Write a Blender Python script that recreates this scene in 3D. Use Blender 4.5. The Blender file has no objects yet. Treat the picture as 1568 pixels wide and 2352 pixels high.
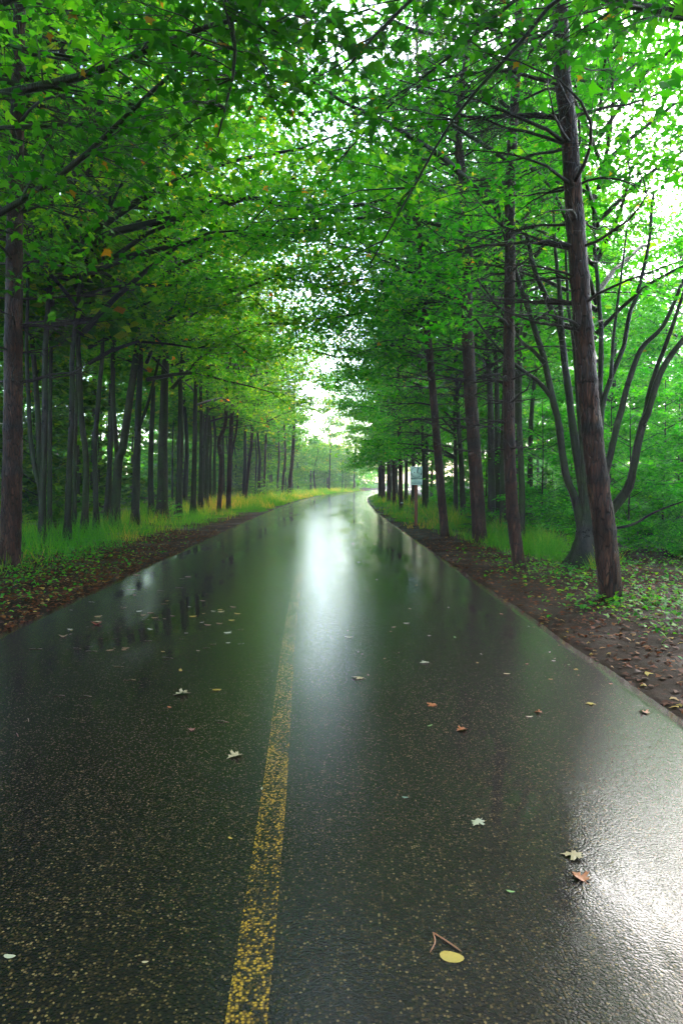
import bpy, math, random
import numpy as np
from mathutils import Vector, noise as mnoise

# ------------------------------------------------------------------ camera, light, exposure
sc = bpy.context.scene
CAM_H = 1.6
F = 1568.0                     # focal length in units of a 1568 x 2352 picture
CX, CY, HY = 784.0, 1176.0, 1108.0
PITCH = math.atan((CY - HY) / F)
cam_d = bpy.data.cameras.new('camera')
cam = bpy.data.objects.new('camera', cam_d)
sc.collection.objects.link(cam)
cam.location = (0, 0, CAM_H)
cam.rotation_euler = (math.pi / 2 - PITCH, 0, 0)
cam_d.sensor_fit = 'HORIZONTAL'
cam_d.sensor_width = 36.0
cam_d.lens = 36.0
cam_d.clip_start = 0.05
cam_d.clip_end = 3000
sc.camera = cam

SUN_EL, SUN_AZ = math.radians(37), math.radians(35)     # azimuth from +Y towards +X
w = bpy.data.worlds.new('World')
sc.world = w
w.use_nodes = True
nt = w.node_tree
sky = nt.nodes.new('ShaderNodeTexSky')
sky.sky_type = 'NISHITA'
sky.sun_disc = False
sky.sun_elevation = SUN_EL
sky.sun_rotation = SUN_AZ
sky.air_density = 1.0
sky.dust_density = 1.5
sky.ozone_density = 1.0
bg = nt.nodes['Background']
bg.inputs['Strength'].default_value = 0.15
nt.links.new(sky.outputs[0], bg.inputs['Color'])
sun_d = bpy.data.lights.new('sun', 'SUN')
sun_d.energy = 0.5
sun_d.angle = math.radians(33)
sun_d.color = (1.0, 0.995, 0.985)
sun = bpy.data.objects.new('sun', sun_d)
sc.collection.objects.link(sun)
sun.rotation_euler = (math.pi / 2 - SUN_EL, 0, math.pi - SUN_AZ)

sc.view_settings.view_transform = 'Standard'
sc.view_settings.look = 'None'
sc.view_settings.gamma = 1.0
sc.view_settings.use_curve_mapping = False
sc.view_settings.exposure = 2.9
sc.render.engine = 'CYCLES'
cy = sc.cycles
cy.use_denoising = True
cy.use_adaptive_sampling = True
cy.adaptive_threshold = 0.05
cy.use_light_tree = False
cy.max_bounces = 6
cy.diffuse_bounces = 3
cy.glossy_bounces = 3
cy.transmission_bounces = 5
cy.volume_bounces = 0
cy.transparent_max_bounces = 8
cy.sample_clamp_indirect = 8.0
cy.caustics_reflective = False
cy.caustics_refractive = False

C = sc.collection
rng = np.random.default_rng(7)
random.seed(7)

# ------------------------------------------------------------------ picture -> place
_f = np.array([0, math.cos(PITCH), -math.sin(PITCH)])
_u = np.array([0, math.sin(PITCH), math.cos(PITCH)])


def ray(x, y):
    return _f + np.array([(x - CX) / F, 0, 0]) + _u * ((CY - y) / F)


def at(x, y, d):
    """point seen at (x, y) that stands d metres ahead"""
    r = ray(x, y)
    return np.array([0, 0, CAM_H]) + r * (d / r[1])


def on_ground(x, y, z=0.0):
    r = ray(x, y)
    return np.array([0, 0, CAM_H]) + r * ((z - CAM_H) / r[2])


_cy = np.array([-40, -10, 0, 5, 9, 14, 33, 50, 65, 83, 109, 140, 200, 320, 700], float)
_cx = np.array([-0.3, -0.48, -.56, -.61, -.70, -.81, -1.06, -.95, -.6, .5, 3.6, 9.5, 27., 75., 260.])


def _smooth_table():
    yy = np.arange(-40, 700.1, 1.0)
    xx = np.interp(yy, _cy, _cx)
    k = np.ones(13) / 13
    xp = np.pad(xx, 12, mode='edge')
    for _ in range(2):
        xp[6:-6] = np.convolve(xp, k, mode='valid')
    return yy, xp[12:-12]


_ty, _tx = _smooth_table()


def road_x(y):
    return np.interp(y, _ty, _tx)


HALF = 2.94


# ------------------------------------------------------------------ mesh helpers
def mesh_np(name, V, faces_flat, counts, attrs=None, smooth=False, uv=None):
    """mesh from numpy arrays; counts is an int (all faces alike) or an array"""
    V = np.asarray(V, np.float32)
    fl = np.asarray(faces_flat, np.int32).ravel()
    if np.isscalar(counts):
        cnt = np.full(len(fl) // counts, counts, np.int32)
    else:
        cnt = np.asarray(counts, np.int32)
    me = bpy.data.meshes.new(name)
    me.vertices.add(len(V))
    me.vertices.foreach_set('co', V.ravel())
    me.loops.add(len(fl))
    me.loops.foreach_set('vertex_index', fl)
    me.polygons.add(len(cnt))
    st = np.zeros(len(cnt), np.int32)
    st[1:] = np.cumsum(cnt)[:-1]
    me.polygons.foreach_set('loop_start', st)
    me.polygons.foreach_set('loop_total', cnt)
    if smooth:
        me.polygons.foreach_set('use_smooth', np.ones(len(cnt), bool))
    if attrs:
        for k, v in attrs.items():
            a = me.attributes.new(k, 'FLOAT', 'POINT')
            a.data.foreach_set('value', np.asarray(v, np.float32))
    me.update(calc_edges=True)
    return me


class MB:
    """collects shapes that end up as ONE mesh"""

    def __init__(s):
        s.v, s.f, s.n = [], [], 0

    def add(s, V, Fs):
        s.v.append(np.asarray(V, float))
        s.f += [tuple(i + s.n for i in f) for f in Fs]
        s.n += len(V)

    def tube(s, pts, rad, sides=6, cap=True, phase=0.0):
        pts = np.asarray(pts, float)
        n = len(pts)
        rad = np.broadcast_to(np.asarray(rad, float), (n,))
        T = np.gradient(pts, axis=0)
        T /= np.linalg.norm(T, axis=1)[:, None] + 1e-9
        ref = np.array([1.0, 0, 0]) if abs(T[0][0]) < .8 else np.array([0, 1.0, 0])
        V = np.zeros((n, sides, 3))
        ang = np.arange(sides) * 2 * math.pi / sides + phase
        for i in range(n):
            a = ref - T[i] * ref.dot(T[i])
            a /= np.linalg.norm(a)
            b = np.cross(T[i], a)
            ref = a
            V[i] = pts[i] + rad[i] * (np.cos(ang)[:, None] * a + np.sin(ang)[:, None] * b)
        Fs = []
        for i in range(n - 1):
            for j in range(sides):
                k = (j + 1) % sides
                Fs.append((i * sides + j, i * sides + k, (i + 1) * sides + k, (i + 1) * sides + j))
        if cap:
            Fs.append(tuple(range(sides - 1, -1, -1)))
            Fs.append(tuple((n - 1) * sides + j for j in range(sides)))
        s.add(V.reshape(-1, 3), Fs)

    def box(s, c, size):
        x, y, z = np.asarray(size, float) / 2
        V = np.array([[-x, -y, -z], [x, -y, -z], [x, y, -z], [-x, y, -z], [-x, -y, z], [x, -y, z], [x, y, z], [-x, y, z]]) + np.asarray(c, float)
        s.add(V, [(3, 2, 1, 0), (4, 5, 6, 7), (0, 1, 5, 4), (1, 2, 6, 5), (2, 3, 7, 6), (3, 0, 4, 7)])

    def mesh(s, name, smooth=True):
        V = np.concatenate(s.v)
        fl = [i for f in s.f for i in f]
        return mesh_np(name, V, fl, [len(f) for f in s.f], smooth=smooth)


def obj(name, me, mat=None, parent=None, **props):
    o = bpy.data.objects.new(name, me)
    C.objects.link(o)
    if mat is not None and me is not None and not me.materials:
        me.materials.append(mat)
    if parent is not None:
        o.parent = parent
    for k, v in props.items():
        o[k] = v
    return o


def thing(name, loc, label, category, group=None, rz=0.0):
    o = bpy.data.objects.new(name, None)
    C.objects.link(o)
    o.empty_display_size = 0.2
    o.location = loc
    o.rotation_euler = (0, 0, rz)
    o['label'] = label
    o['category'] = category
    if group:
        o['group'] = group
    return o


def spline(pts, n):
    """Catmull-Rom resampling"""
    P = np.asarray(pts, float)
    P = np.vstack([2 * P[0] - P[1], P, 2 * P[-1] - P[-2]])
    m = len(P) - 3
    out = []
    for t in np.linspace(0, m - 1e-6, n):
        i = int(t)
        u = t - i
        a, b, c, d = P[i], P[i + 1], P[i + 2], P[i + 3]
        out.append(.5 * ((2 * b) + (c - a) * u + (2 * a - 5 * b + 4 * c - d) * u * u + (3 * b - a - 3 * c + d) * u ** 3))
    return np.array(out)


# ------------------------------------------------------------------ materials
def material(name):
    m = bpy.data.materials.new(name)
    m.use_nodes = True
    t = m.node_tree
    t.nodes.clear()
    out = t.nodes.new('ShaderNodeOutputMaterial')
    return m, t, out


def N(t, kind, **kw):
    n = t.nodes.new('ShaderNode' + kind)
    for k, v in kw.items():
        if k in n.inputs:
            n.inputs[k].default_value = v
        else:
            setattr(n, k, v)
    return n


def ramp(t, fac, stops, interp='LINEAR'):
    n = t.nodes.new('ShaderNodeValToRGB')
    n.color_ramp.interpolation = interp
    e = n.color_ramp.elements
    e[0].position, e[0].color = stops[0][0], (*stops[0][1], 1)
    e[1].position, e[1].color = stops[-1][0], (*stops[-1][1], 1)
    for p, c in stops[1:-1]:
        x = e.new(p)
        x.color = (*c, 1)
    t.links.new(fac, n.inputs[0])
    return n.outputs[0]


def g(v):
    return (v, v, v)


def mixc(t, fac, a, b, blend='MIX'):
    n = t.nodes.new('ShaderNodeMix')
    n.data_type = 'RGBA'
    n.blend_type = blend
    for i, v in ((0, fac), (6, a), (7, b)):
        if hasattr(v, 'is_output'):
            t.links.new(v, n.inputs[i])
        elif i == 0:
            n.inputs[0].default_value = v
        else:
            n.inputs[i].default_value = (*v, 1)
    return n.outputs[2]


def math_(t, op, a, b=None, c=None, clamp=False):
    n = t.nodes.new('ShaderNodeMath')
    n.operation = op
    n.use_clamp = clamp
    for i, v in enumerate((a, b, c)):
        if v is None:
            continue
        if hasattr(v, 'is_output'):
            t.links.new(v, n.inputs[i])
        else:
            n.inputs[i].default_value = v
    return n.outputs[0]


def noise_tex(t, vec, scale, detail=3, rough=.5, dist=0):
    n = N(t, 'TexNoise', Scale=scale, Detail=detail, Roughness=rough, Distortion=dist)
    if vec is not None:
        t.links.new(vec, n.inputs['Vector'])
    return n.outputs[0]


def mapped(t, vec, scale=(1, 1, 1), loc=(0, 0, 0)):
    n = N(t, 'Mapping', Scale=scale, Location=loc)
    t.links.new(vec, n.inputs[0])
    return n.outputs[0]


def leaf_material(name, stops, tstr=.58, rough=.45, spec=.14):
    """stops: colours over the per-leaf random value; the object's colour tints them"""
    m, t, out = material(name)
    a = N(t, 'Attribute', attribute_name='lc')
    oi = N(t, 'ObjectInfo')
    col = ramp(t, a.outputs['Fac'], stops)
    col = mixc(t, 1.0, col, oi.outputs['Color'], 'MULTIPLY')
    p = N(t, 'BsdfPrincipled', Roughness=rough)
    p.inputs['Specular IOR Level'].default_value = spec
    t.links.new(col, p.inputs['Base Color'])
    tr = N(t, 'BsdfTranslucent')
    tc = mixc(t, 1.0, col, (4.2, 3.0, 1.0), 'MULTIPLY')
    t.links.new(tc, tr.inputs['Color'])
    mx = N(t, 'MixShader')
    mx.inputs[0].default_value = tstr
    t.links.new(p.outputs[0], mx.inputs[1])
    t.links.new(tr.outputs[0], mx.inputs[2])
    t.links.new(mx.outputs[0], out.inputs['Surface'])
    return m


M = {}
M['maple'] = leaf_material('maple_leaf', [(0, (.008, .075, .002)), (.35, (.020, .135, .003)), (.7, (.052, .195, .004)),
                                          (.95, (.10, .26, .010)), (.985, (.26, .15, .012)), (1, (.22, .05, .012))])
M['grass'] = leaf_material('grass_blade', [(0, (.02, .13, .006)), (.5, (.05, .20, .010)), (.75, (.13, .22, .015)), (1, (.34, .25, .07))],
                           tstr=.5)
M['herb'] = leaf_material('herb_leaf', [(0, (.012, .11, .006)), (.6, (.03, .19, .008)), (1, (.10, .24, .012))], tstr=.4)
M['needle'] = leaf_material('pine_needle', [(0, (.012, .06, .008)), (.6, (.03, .10, .012)), (.8, (.08, .10, .02)), (1, (.20, .09, .03))], tstr=.2)
M['litter'] = leaf_material('dead_leaf', [(0, (.03, .011, .006)), (.3, (.06, .019, .008)), (.55, (.11, .032, .012)), (.75, (.16, .065, .022)),
                                          (.88, (.30, .19, .08)), (.95, (.38, .28, .05)), (1, (.10, .26, .02))], tstr=.12, rough=.55, spec=.05)


def bark_material(name, c1, c2, c3, moss=0.0, scale=1.0, rough=.55, bump=.5, crk=9):
    m, t, out = material(name)
    tc = N(t, 'TexCoord')
    oi = N(t, 'ObjectInfo')
    v = mapped(t, tc.outputs['Object'], (scale, scale, scale * .18))
    n1 = noise_tex(t, v, 14, 6, .65, .6)
    vo = N(t, 'TexVoronoi', Scale=26.0)
    vo.feature = 'DISTANCE_TO_EDGE'
    t.links.new(v, vo.inputs['Vector'])
    n2 = noise_tex(t, tc.outputs['Object'], 2.2, 4, .6)
    col = ramp(t, n1, [(.30, c1), (.55, c2), (.78, c3)])
    crack = math_(t, 'MULTIPLY', vo.outputs['Distance'], crk, clamp=True)
    col = mixc(t, crack, tuple(x * .35 for x in c1), col)
    if moss > 0:
        mk = ramp(t, n2, [(.42, g(0)), (.62, g(1))])
        col = mixc(t, math_(t, 'MULTIPLY', mk, moss), col, (.022, .046, .007))
    col = mixc(t, N(t, 'Attribute', attribute_name='collar').outputs['Fac'], col, tuple(x * .5 for x in c1))
    col = mixc(t, 1.0, col, oi.outputs['Color'], 'MULTIPLY')
    p = N(t, 'BsdfPrincipled')
    p.inputs['Specular IOR Level'].default_value = .15
    t.links.new(col, p.inputs['Base Color'])
    rr = ramp(t, n2, [(.3, g(rough - .22)), (.7, g(rough + .15))])
    t.links.new(rr, p.inputs['Roughness'])
    h = math_(t, 'ADD', math_(t, 'MULTIPLY', n1, .6), math_(t, 'MULTIPLY', crack, .5))
    b = N(t, 'Bump', Strength=bump, Distance=.03)
    t.links.new(h, b.inputs['Height'])
    t.links.new(b.outputs[0], p.inputs['Normal'])
    t.links.new(p.outputs[0], out.inputs['Surface'])
    return m


M['pine_bark'] = bark_material('pine_bark', (.006, .002, .0015), (.045, .014, .007), (.20, .09, .055), rough=.5, bump=1.0, scale=.95, crk=9)
M['dark_bark'] = bark_material('wet_dark_bark', (.004, .003, .002), (.012, .009, .005), (.028, .022, .013), moss=.55, rough=.45)
M['moss_bark'] = bark_material('mossy_bark', (.009, .008, .004), (.028, .026, .011), (.06, .056, .026), moss=.8, rough=.6)
M['twig'] = bark_material('twig_bark', (.014, .010, .008), (.035, .025, .02), (.08, .06, .05), rough=.5, bump=.3)


def asphalt(t, paint=False):
    """wet tarmac: stones in binder, worn wheel tracks, standing water in the hollows"""
    geo = N(t, 'NewGeometry')
    pos = geo.outputs['Position']
    at_ = N(t, 'Attribute', attribute_name='off')      # metres from the road's middle
    off = at_.outputs['Fac']
    vo = N(t, 'TexVoronoi', Scale=95.0)
    t.links.new(pos, vo.inputs['Vector'])
    sp = N(t, 'SeparateColor')
    t.links.new(vo.outputs['Color'], sp.inputs[0])
    stone = ramp(t, sp.outputs[0], [(0, (.005, .0045, .003)), (.40, (.011, .0072, .003)), (.70, (.030, .019, .0065)), (.90, (.072, .046, .016)), (1, (.20, .135, .055))])
    binder = math_(t, 'GREATER_THAN', vo.outputs['Distance'], .47)
    col = mixc(t, binder, stone, (.005, .0045, .004))
    big = noise_tex(t, mapped(t, pos, (1, .25, 1)), .9, 4, .55)
    col = mixc(t, 1.0, col, ramp(t, big, [(.3, g(.62)), (.7, g(1.25))]), 'MULTIPLY')
    fine = noise_tex(t, pos, 60, 3, .6)
    # standing water: stretched along the road, more of it in the wheel tracks and along the edges
    wv = mapped(t, pos, (1.0, .16, 1))
    wn = noise_tex(t, wv, 1.3, 5, .6, .4)
    track = math_(t, 'ABSOLUTE', math_(t, 'SUBTRACT', math_(t, 'ABSOLUTE', off), 1.45))
    tr = math_(t, 'SUBTRACT', .10, math_(t, 'MULTIPLY', track, .16))
    ed = math_(t, 'MULTIPLY', math_(t, 'MAXIMUM', math_(t, 'SUBTRACT', math_(t, 'ABSOLUTE', off), 2.2), 0), .16)
    wsum = math_(t, 'ADD', math_(t, 'ADD', wn, tr), ed)
    wet = ramp(t, wsum, [(.50, g(0)), (.66, g(1))])
    hgt = math_(t, 'ADD', math_(t, 'MULTIPLY', math_(t, 'SUBTRACT', 1, vo.outputs['Distance']), .7), math_(t, 'MULTIPLY', fine, .4))
    pm = None
    if paint:
        wear = noise_tex(t, mapped(t, pos, (1, .35, 1)), 5, 5, .6)
        edge = math_(t, 'ABSOLUTE', N(t, 'Attribute', attribute_name='across').outputs['Fac'])
        k = math_(t, 'ADD', math_(t, 'MULTIPLY', sp.outputs[1], .55), math_(t, 'MULTIPLY', wear, .9))
        k = math_(t, 'ADD', k, math_(t, 'MULTIPLY', math_(t, 'POWER', edge, 6), .13))
        pm = math_(t, 'MULTIPLY', ramp(t, k, [(.755, g(0)), (.89, g(1))]), math_(t, 'SUBTRACT', 1, math_(t, 'MULTIPLY', binder, .75)))
        pc = mixc(t, sp.outputs[2], (.24, .13, .010), (.42, .24, .022))
        col = mixc(t, pm, col, pc)
    p = N(t, 'BsdfPrincipled', Roughness=.6)
    p.inputs['Specular IOR Level'].default_value = .06
    t.links.new(col, p.inputs['Base Color'])
    b = N(t, 'Bump', Strength=.55, Distance=.006)
    t.links.new(hgt, b.inputs['Height'])
    t.links.new(b.outputs[0], p.inputs['Normal'])
    # the water film over it
    film = math_(t, 'ADD', math_(t, 'MULTIPLY', hgt, math_(t, 'SUBTRACT', 1, math_(t, 'MULTIPLY', wet, .93))), 0)
    rip = noise_tex(t, mapped(t, pos, (1, .6, 1)), 7, 2, .5)
    film = math_(t, 'ADD', film, math_(t, 'MULTIPLY', rip, .35))
    b2 = N(t, 'Bump', Strength=.16, Distance=.006)
    t.links.new(film, b2.inputs['Height'])
    p.inputs['Coat Weight'].default_value = 1.0
    p.inputs['Coat IOR'].default_value = 1.33
    cr = ramp(t, wet, [(0, g(.13)), (1, g(.02))])
    t.links.new(cr, p.inputs['Coat Roughness'])
    t.links.new(b2.outputs[0], p.inputs['Coat Normal'])
    return p


m, t, out = material('wet_asphalt')
t.links.new(asphalt(t).outputs[0], out.inputs['Surface'])
M['asphalt'] = m
m, t, out = material('worn_yellow_paint')
t.links.new(asphalt(t, True).outputs[0], out.inputs['Surface'])
M['paint'] = m

m, t, out = material('forest_floor')
geo = N(t, 'NewGeometry')
pos = geo.outputs['Position']
a = noise_tex(t, pos, .7, 5, .6)
b_ = noise_tex(t, pos, 9, 6, .7)
c_ = noise_tex(t, pos, 45, 3, .6)
col = ramp(t, b_, [(.3, (.006, .003, .002)), (.5, (.018, .0072, .0034)), (.62, (.036, .0135, .006)), (.8, (.065, .030, .013))])
col = mixc(t, ramp(t, a, [(.42, g(0)), (.62, g(.75))]), col, (.016, .010, .0045))
p = N(t, 'BsdfPrincipled')
p.inputs['Specular IOR Level'].default_value = .04
t.links.new(col, p.inputs['Base Color'])
t.links.new(ramp(t, a, [(.35, g(.35)), (.6, g(.8))]), p.inputs['Roughness'])
bm_ = N(t, 'Bump', Strength=.7, Distance=.03)
t.links.new(math_(t, 'ADD', b_, math_(t, 'MULTIPLY', c_, .4)), bm_.inputs['Height'])
t.links.new(bm_.outputs[0], p.inputs['Normal'])
t.links.new(p.outputs[0], out.inputs['Surface'])
M['floor'] = m


def plain(name, col, rough=.5, var=.25, scale=12, bump=.15, spec=.5):
    m, t, out = material(name)
    tc = N(t, 'TexCoord')
    n = noise_tex(t, tc.outputs['Object'], scale, 4, .6)
    c = mixc(t, n, tuple(x * (1 - var) for x in col), tuple(min(1, x * (1 + var)) for x in col))
    p = N(t, 'BsdfPrincipled', Roughness=rough)
    p.inputs['Specular IOR Level'].default_value = spec
    t.links.new(c, p.inputs['Base Color'])
    b = N(t, 'Bump', Strength=bump, Distance=.01)
    t.links.new(n, b.inputs['Height'])
    t.links.new(b.outputs[0], p.inputs['Normal'])
    t.links.new(p.outputs[0], out.inputs['Surface'])
    return m


# ------------------------------------------------------------------ ground and road
def vnoise(x, y, s, seed=0.0):
    return np.array([mnoise.noise((a * s + seed, b * s - seed, seed)) for a, b in zip(x, y)])


def ground_z(x, y):
    """height of the ground (scalar or arrays)"""
    x = np.atleast_1d(np.asarray(x, float))
    y = np.atleast_1d(np.asarray(y, float))
    o = np.abs(x - road_x(y)) - HALF
    base = np.interp(o, [-.35, -.12, 0.05, .6, 2.5, 8, 40], [-.07, -.05, -.004, .012, .05, .10, .25])
    amp = np.interp(o, [-.2, .1, 1.5, 6, 30], [0, .006, .03, .09, .25])
    return base + amp * (vnoise(x, y, .5) * .6 + vnoise(x, y, 1.7, 3.1) * .4)


tl = np.concatenate([[-600, -300, -150, -90, -60], np.arange(-45, -10, 1.5), np.arange(-10, -4, .4), np.arange(-4, -3.2, .2),
                     [-3.2, -3.06, -2.98, -2.88, -2.75, -2.5, 0, 2.5, 2.75, 2.88, 2.98, 3.06, 3.2], np.arange(3.4, 4.1, .2), np.arange(4.1, 10, .4),
                     np.arange(10, 45, 1.5), [60, 90, 150, 300, 600]])
yl = np.concatenate([[-40, -25, -15], np.arange(-10, 30, .4), np.arange(30, 80, .9), np.arange(80, 180, 2.5), [200, 240, 300, 400, 550, 700]])
T_, Y_ = np.meshgrid(tl, yl)
X_ = T_ + road_x(Y_)
Z_ = ground_z(X_.ravel(), Y_.ravel())
V = np.stack([X_.ravel(), Y_.ravel(), Z_], 1)
nx, ny = len(tl), len(yl)
ii = (np.arange(ny - 1)[:, None] * nx + np.arange(nx - 1)[None]).ravel()
Fq = np.stack([ii, ii + 1, ii + 1 + nx, ii + nx], 1)
ground = obj('ground', mesh_np('ground', V, Fq, 4, smooth=True), M['floor'], kind='structure')

# road: crowned sheet with a slightly ragged edge
yl = np.concatenate([np.arange(-12, 40, .25), np.arange(40, 120, .6), np.arange(120, 330, 3)])
tl = np.concatenate([[-HALF - .02, -HALF, -2.8], np.linspace(-2.5, 2.5, 15), [2.8, HALF, HALF + .02]])
T_, Y_ = np.meshgrid(tl, yl)
jl = vnoise(np.zeros(len(yl)), yl, 1.1) * .05 + vnoise(np.ones(len(yl)), yl, 4.) * .02
jr = vnoise(np.zeros(len(yl)) + 7, yl, 1.1) * .05 + vnoise(np.ones(len(yl)) + 9, yl, 4.) * .02
T2 = T_.copy()
T2[:, :2] += jl[:, None]
T2[:, -2:] += jr[:, None]
Zr = .022 * (1 - (np.abs(T_) / HALF) ** 2)
Zr[:, 0] = -.06
Zr[:, -1] = -.06
Zr += np.where(np.abs(T_) < 2.7, vnoise((T_ * 1.0).ravel(), Y_.ravel() * .35, .8).reshape(T_.shape) * .008, 0)
nx, ny = len(tl), len(yl)
ii = (np.arange(ny - 1)[:, None] * nx + np.arange(nx - 1)[None]).ravel()
Fq = np.stack([ii, ii + 1, ii + 1 + nx, ii + nx], 1)
road = obj('road', mesh_np('road', np.stack([(T2 + road_x(Y_)).ravel(), Y_.ravel(), Zr.ravel()], 1), Fq, 4, {'off': T_.ravel()}, smooth=True), M['asphalt'], kind='structure')


def road_z(x, y):
    tt = np.asarray(x) - road_x(y)
    return .022 * (1 - (np.abs(tt) / HALF) ** 2) + np.array([mnoise.noise((a * .8, b * .35 * .8, 0)) for a, b in zip(np.atleast_1d(tt), np.atleast_1d(y))]) * .008


# worn yellow line
ly = np.array([-12, 2, 5.1, 7.3, 13, 20, 33, 50, 65, 83, 120])
lx = np.array([.05, -.26, -.43, -.57, -.76, -.85, -.95, -.85, -.5, .6, 5.3])
yy = np.concatenate([np.arange(-4, 40, .3), np.arange(40, 110, .8)])
xx = np.convolve(np.pad(np.interp(yy, ly, lx), 8, mode='edge'), np.ones(17) / 17, 'valid')
V, at1, at2 = [], [], []
for x, y in zip(xx, yy):
    for k in np.linspace(-1, 1, 5):
        px_ = x + k * .062
        V.append((px_, y, road_z(px_, y)[0] + .004))
        at1.append(px_ - road_x(y))
        at2.append(k)
ii = (np.arange(len(yy) - 1)[:, None] * 5 + np.arange(4)[None]).ravel()
obj('centre_line', mesh_np('centre_line', V, np.stack([ii, ii + 1, ii + 6, ii + 5], 1), 4, {'off': at1, 'across': at2}, smooth=True), M['paint'], parent=road)

# ------------------------------------------------------------------ leaves
MAPLE_V = np.array([(0, .36, .02), (0, 0, 0), (.30, -.06, -.05), (.24, .15, 0), (.54, .30, -.09), (.27, .47, 0), (.20, .56, .02), (0, 1, -.10),
                    (-.20, .56, .02), (-.27, .47, 0), (-.54, .30, -.09), (-.24, .15, 0), (-.30, -.06, -.05)])
MAPLE_F = np.array([(0, i, i + 1) for i in range(1, 12)] + [(0, 12, 1)])
TRI_V = np.array([(0, 0, 0), (.52, .22, -.08), (.2, .45, .02), (0, 1, -.08), (-.2, .45, .02), (-.52, .22, -.08)])
TRI_F = np.array([(0, 1, 2), (0, 2, 3), (0, 3, 4), (0, 4, 5)])
QUAD_V = np.array([(0, 0, 0), (.42, .45, -.07), (0, 1, 0), (-.42, .45, -.07)])
QUAD_F = np.array([(0, 1, 2), (0, 2, 3)])
BLADE_V = np.array([(-.5, 0, 0), (.5, 0, 0), (.32, .55, .02), (-.32, .55, .02), (0, 1, .10)])
BLADE_F = np.array([(0, 1, 2), (0, 2, 3), (3, 2, 4)])


def leaves_mesh(name, P, dirs, norms, size, lc, tv, tf, width=None):
    """one mesh of many leaves: P base points, dirs along the leaf, norms its upper side"""
    n = len(P)
    d = dirs / (np.linalg.norm(dirs, axis=1)[:, None] + 1e-9)
    s = np.cross(d, norms)
    s /= np.linalg.norm(s, axis=1)[:, None] + 1e-9
    u = np.cross(s, d)
    size = np.broadcast_to(size, (n,))
    wd = size if width is None else np.broadcast_to(width, (n,))
    V = (P[:, None, :] + tv[None, :, 0, None] * (s * wd[:, None])[:, None, :] + tv[None, :, 1, None] * (d * size[:, None])[:, None, :]
         + tv[None, :, 2, None] * (u * size[:, None])[:, None, :])
    k = len(tv)
    Fs = (tf[None] + (np.arange(n) * k)[:, None, None]).reshape(-1, 3)
    return mesh_np(name, V.reshape(-1, 3), Fs, 3, {'lc': np.repeat(np.clip(lc, 0, 1), k)})


def rand_unit_xy(r, n):
    a = r.uniform(0, 2 * math.pi, n)
    return np.stack([np.cos(a), np.sin(a), np.zeros(n)], 1)


def leaf_orient(r, n, droop=.35, tilt=.55):
    d = rand_unit_xy(r, n)
    d[:, 2] = -r.normal(droop, .3, n)
    nm = np.stack([r.normal(0, tilt, n), r.normal(0, tilt, n), np.ones(n)], 1)
    return d, nm


def crown(seed, zb, zt, reach, asym, n_limb, n_leaf, size, tpl, flat=.14, rise=.55, spread=.30, colmix=(.0, .95), pw=.6):
    """a crown round a vertical trunk at the origin; +X is the side that hangs over the road.
    returns the meshes of its branchwork and its foliage"""
    r = np.random.default_rng(seed)
    mb = MB()
    anchors, weights = [], []
    for i in range(n_limb):
        u = (i + r.uniform(0, 1)) / n_limb
        h = zb + (zt - zb) * u
        az = i * 2.4 + r.normal(0, .4)
        prof = (1 - u) ** pw * (.65 + .35 * min(1, u / .15))
        L = reach * prof * (1 + asym * math.cos(az)) * r.uniform(.75, 1.15) + .6
        el = rise * r.uniform(.6, 1.3) + u * .5
        n = 7
        pts = []
        bend = r.normal(0, .25)
        for q in np.linspace(0, 1, n):
            aa = az + bend * q
            z = h + L * (math.sin(el) * q - .42 * q * q * r.uniform(.8, 1.2))
            pts.append((L * q * math.cos(el * .7) * math.cos(aa), L * q * math.cos(el * .7) * math.sin(aa), z))
        pts = np.array(pts)
        r0 = .012 + .010 * L
        mb.tube(pts, np.linspace(r0, .006, n), 5, cap=False)
        ns = int(5 + L * 1.6)
        for k in range(ns):
            q = r.uniform(.18, 1.0) ** .8
            p0 = pts[min(n - 2, int(q * (n - 1)))] * (1 - (q * (n - 1)) % 1) + pts[min(n - 1, int(q * (n - 1)) + 1)] * ((q * (n - 1)) % 1)
            sa = az + bend * q + (1 if k % 2 else -1) * r.uniform(.4, 1.2)
            l2 = (.35 + .32 * L * (1 - .55 * q)) * r.uniform(.6, 1.2)
            e2 = r.normal(.12, .22)
            tip = p0 + l2 * np.array([math.cos(sa) * math.cos(e2), math.sin(sa) * math.cos(e2), math.sin(e2) - .12])
            mid = (p0 + tip) / 2 + np.array([0, 0, .06 * l2])
            if l2 > .9 and n_leaf > 8000 and k % 2:
                mb.tube([p0, tip], [.010, .003], 3, cap=False)
            anchors.append((p0, mid, tip))
            weights.append(l2)
    wts = np.array(weights) / sum(weights)
    idx = r.choice(len(anchors), n_leaf, p=wts)
    A = np.array(anchors)
    q = r.uniform(.1, 1.08, n_leaf)[:, None]
    base = A[idx, 0] * (1 - q) ** 2 + A[idx, 1] * 2 * q * (1 - q) + A[idx, 2] * q * q
    P = base + np.stack([r.normal(0, spread, n_leaf), r.normal(0, spread, n_leaf), r.normal(-.04, flat, n_leaf)], 1)
    d, nm = leaf_orient(r, n_leaf)
    tone = r.normal(0, .18, len(anchors))[idx]
    lc = np.clip(r.uniform(*colmix, n_leaf) * .75 + .12 + tone, 0, .96)
    lc[r.uniform(0, 1, n_leaf) < .003] = .99
    tv, tf = tpl
    fol = leaves_mesh('foliage', P, d, nm, size * r.uniform(.7, 1.25, n_leaf), lc, tv, tf)
    fol.materials.append(M['maple'])
    br = mb.mesh('branchwork')
    br.materials.append(M['dark_bark'])
    return br, fol


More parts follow.
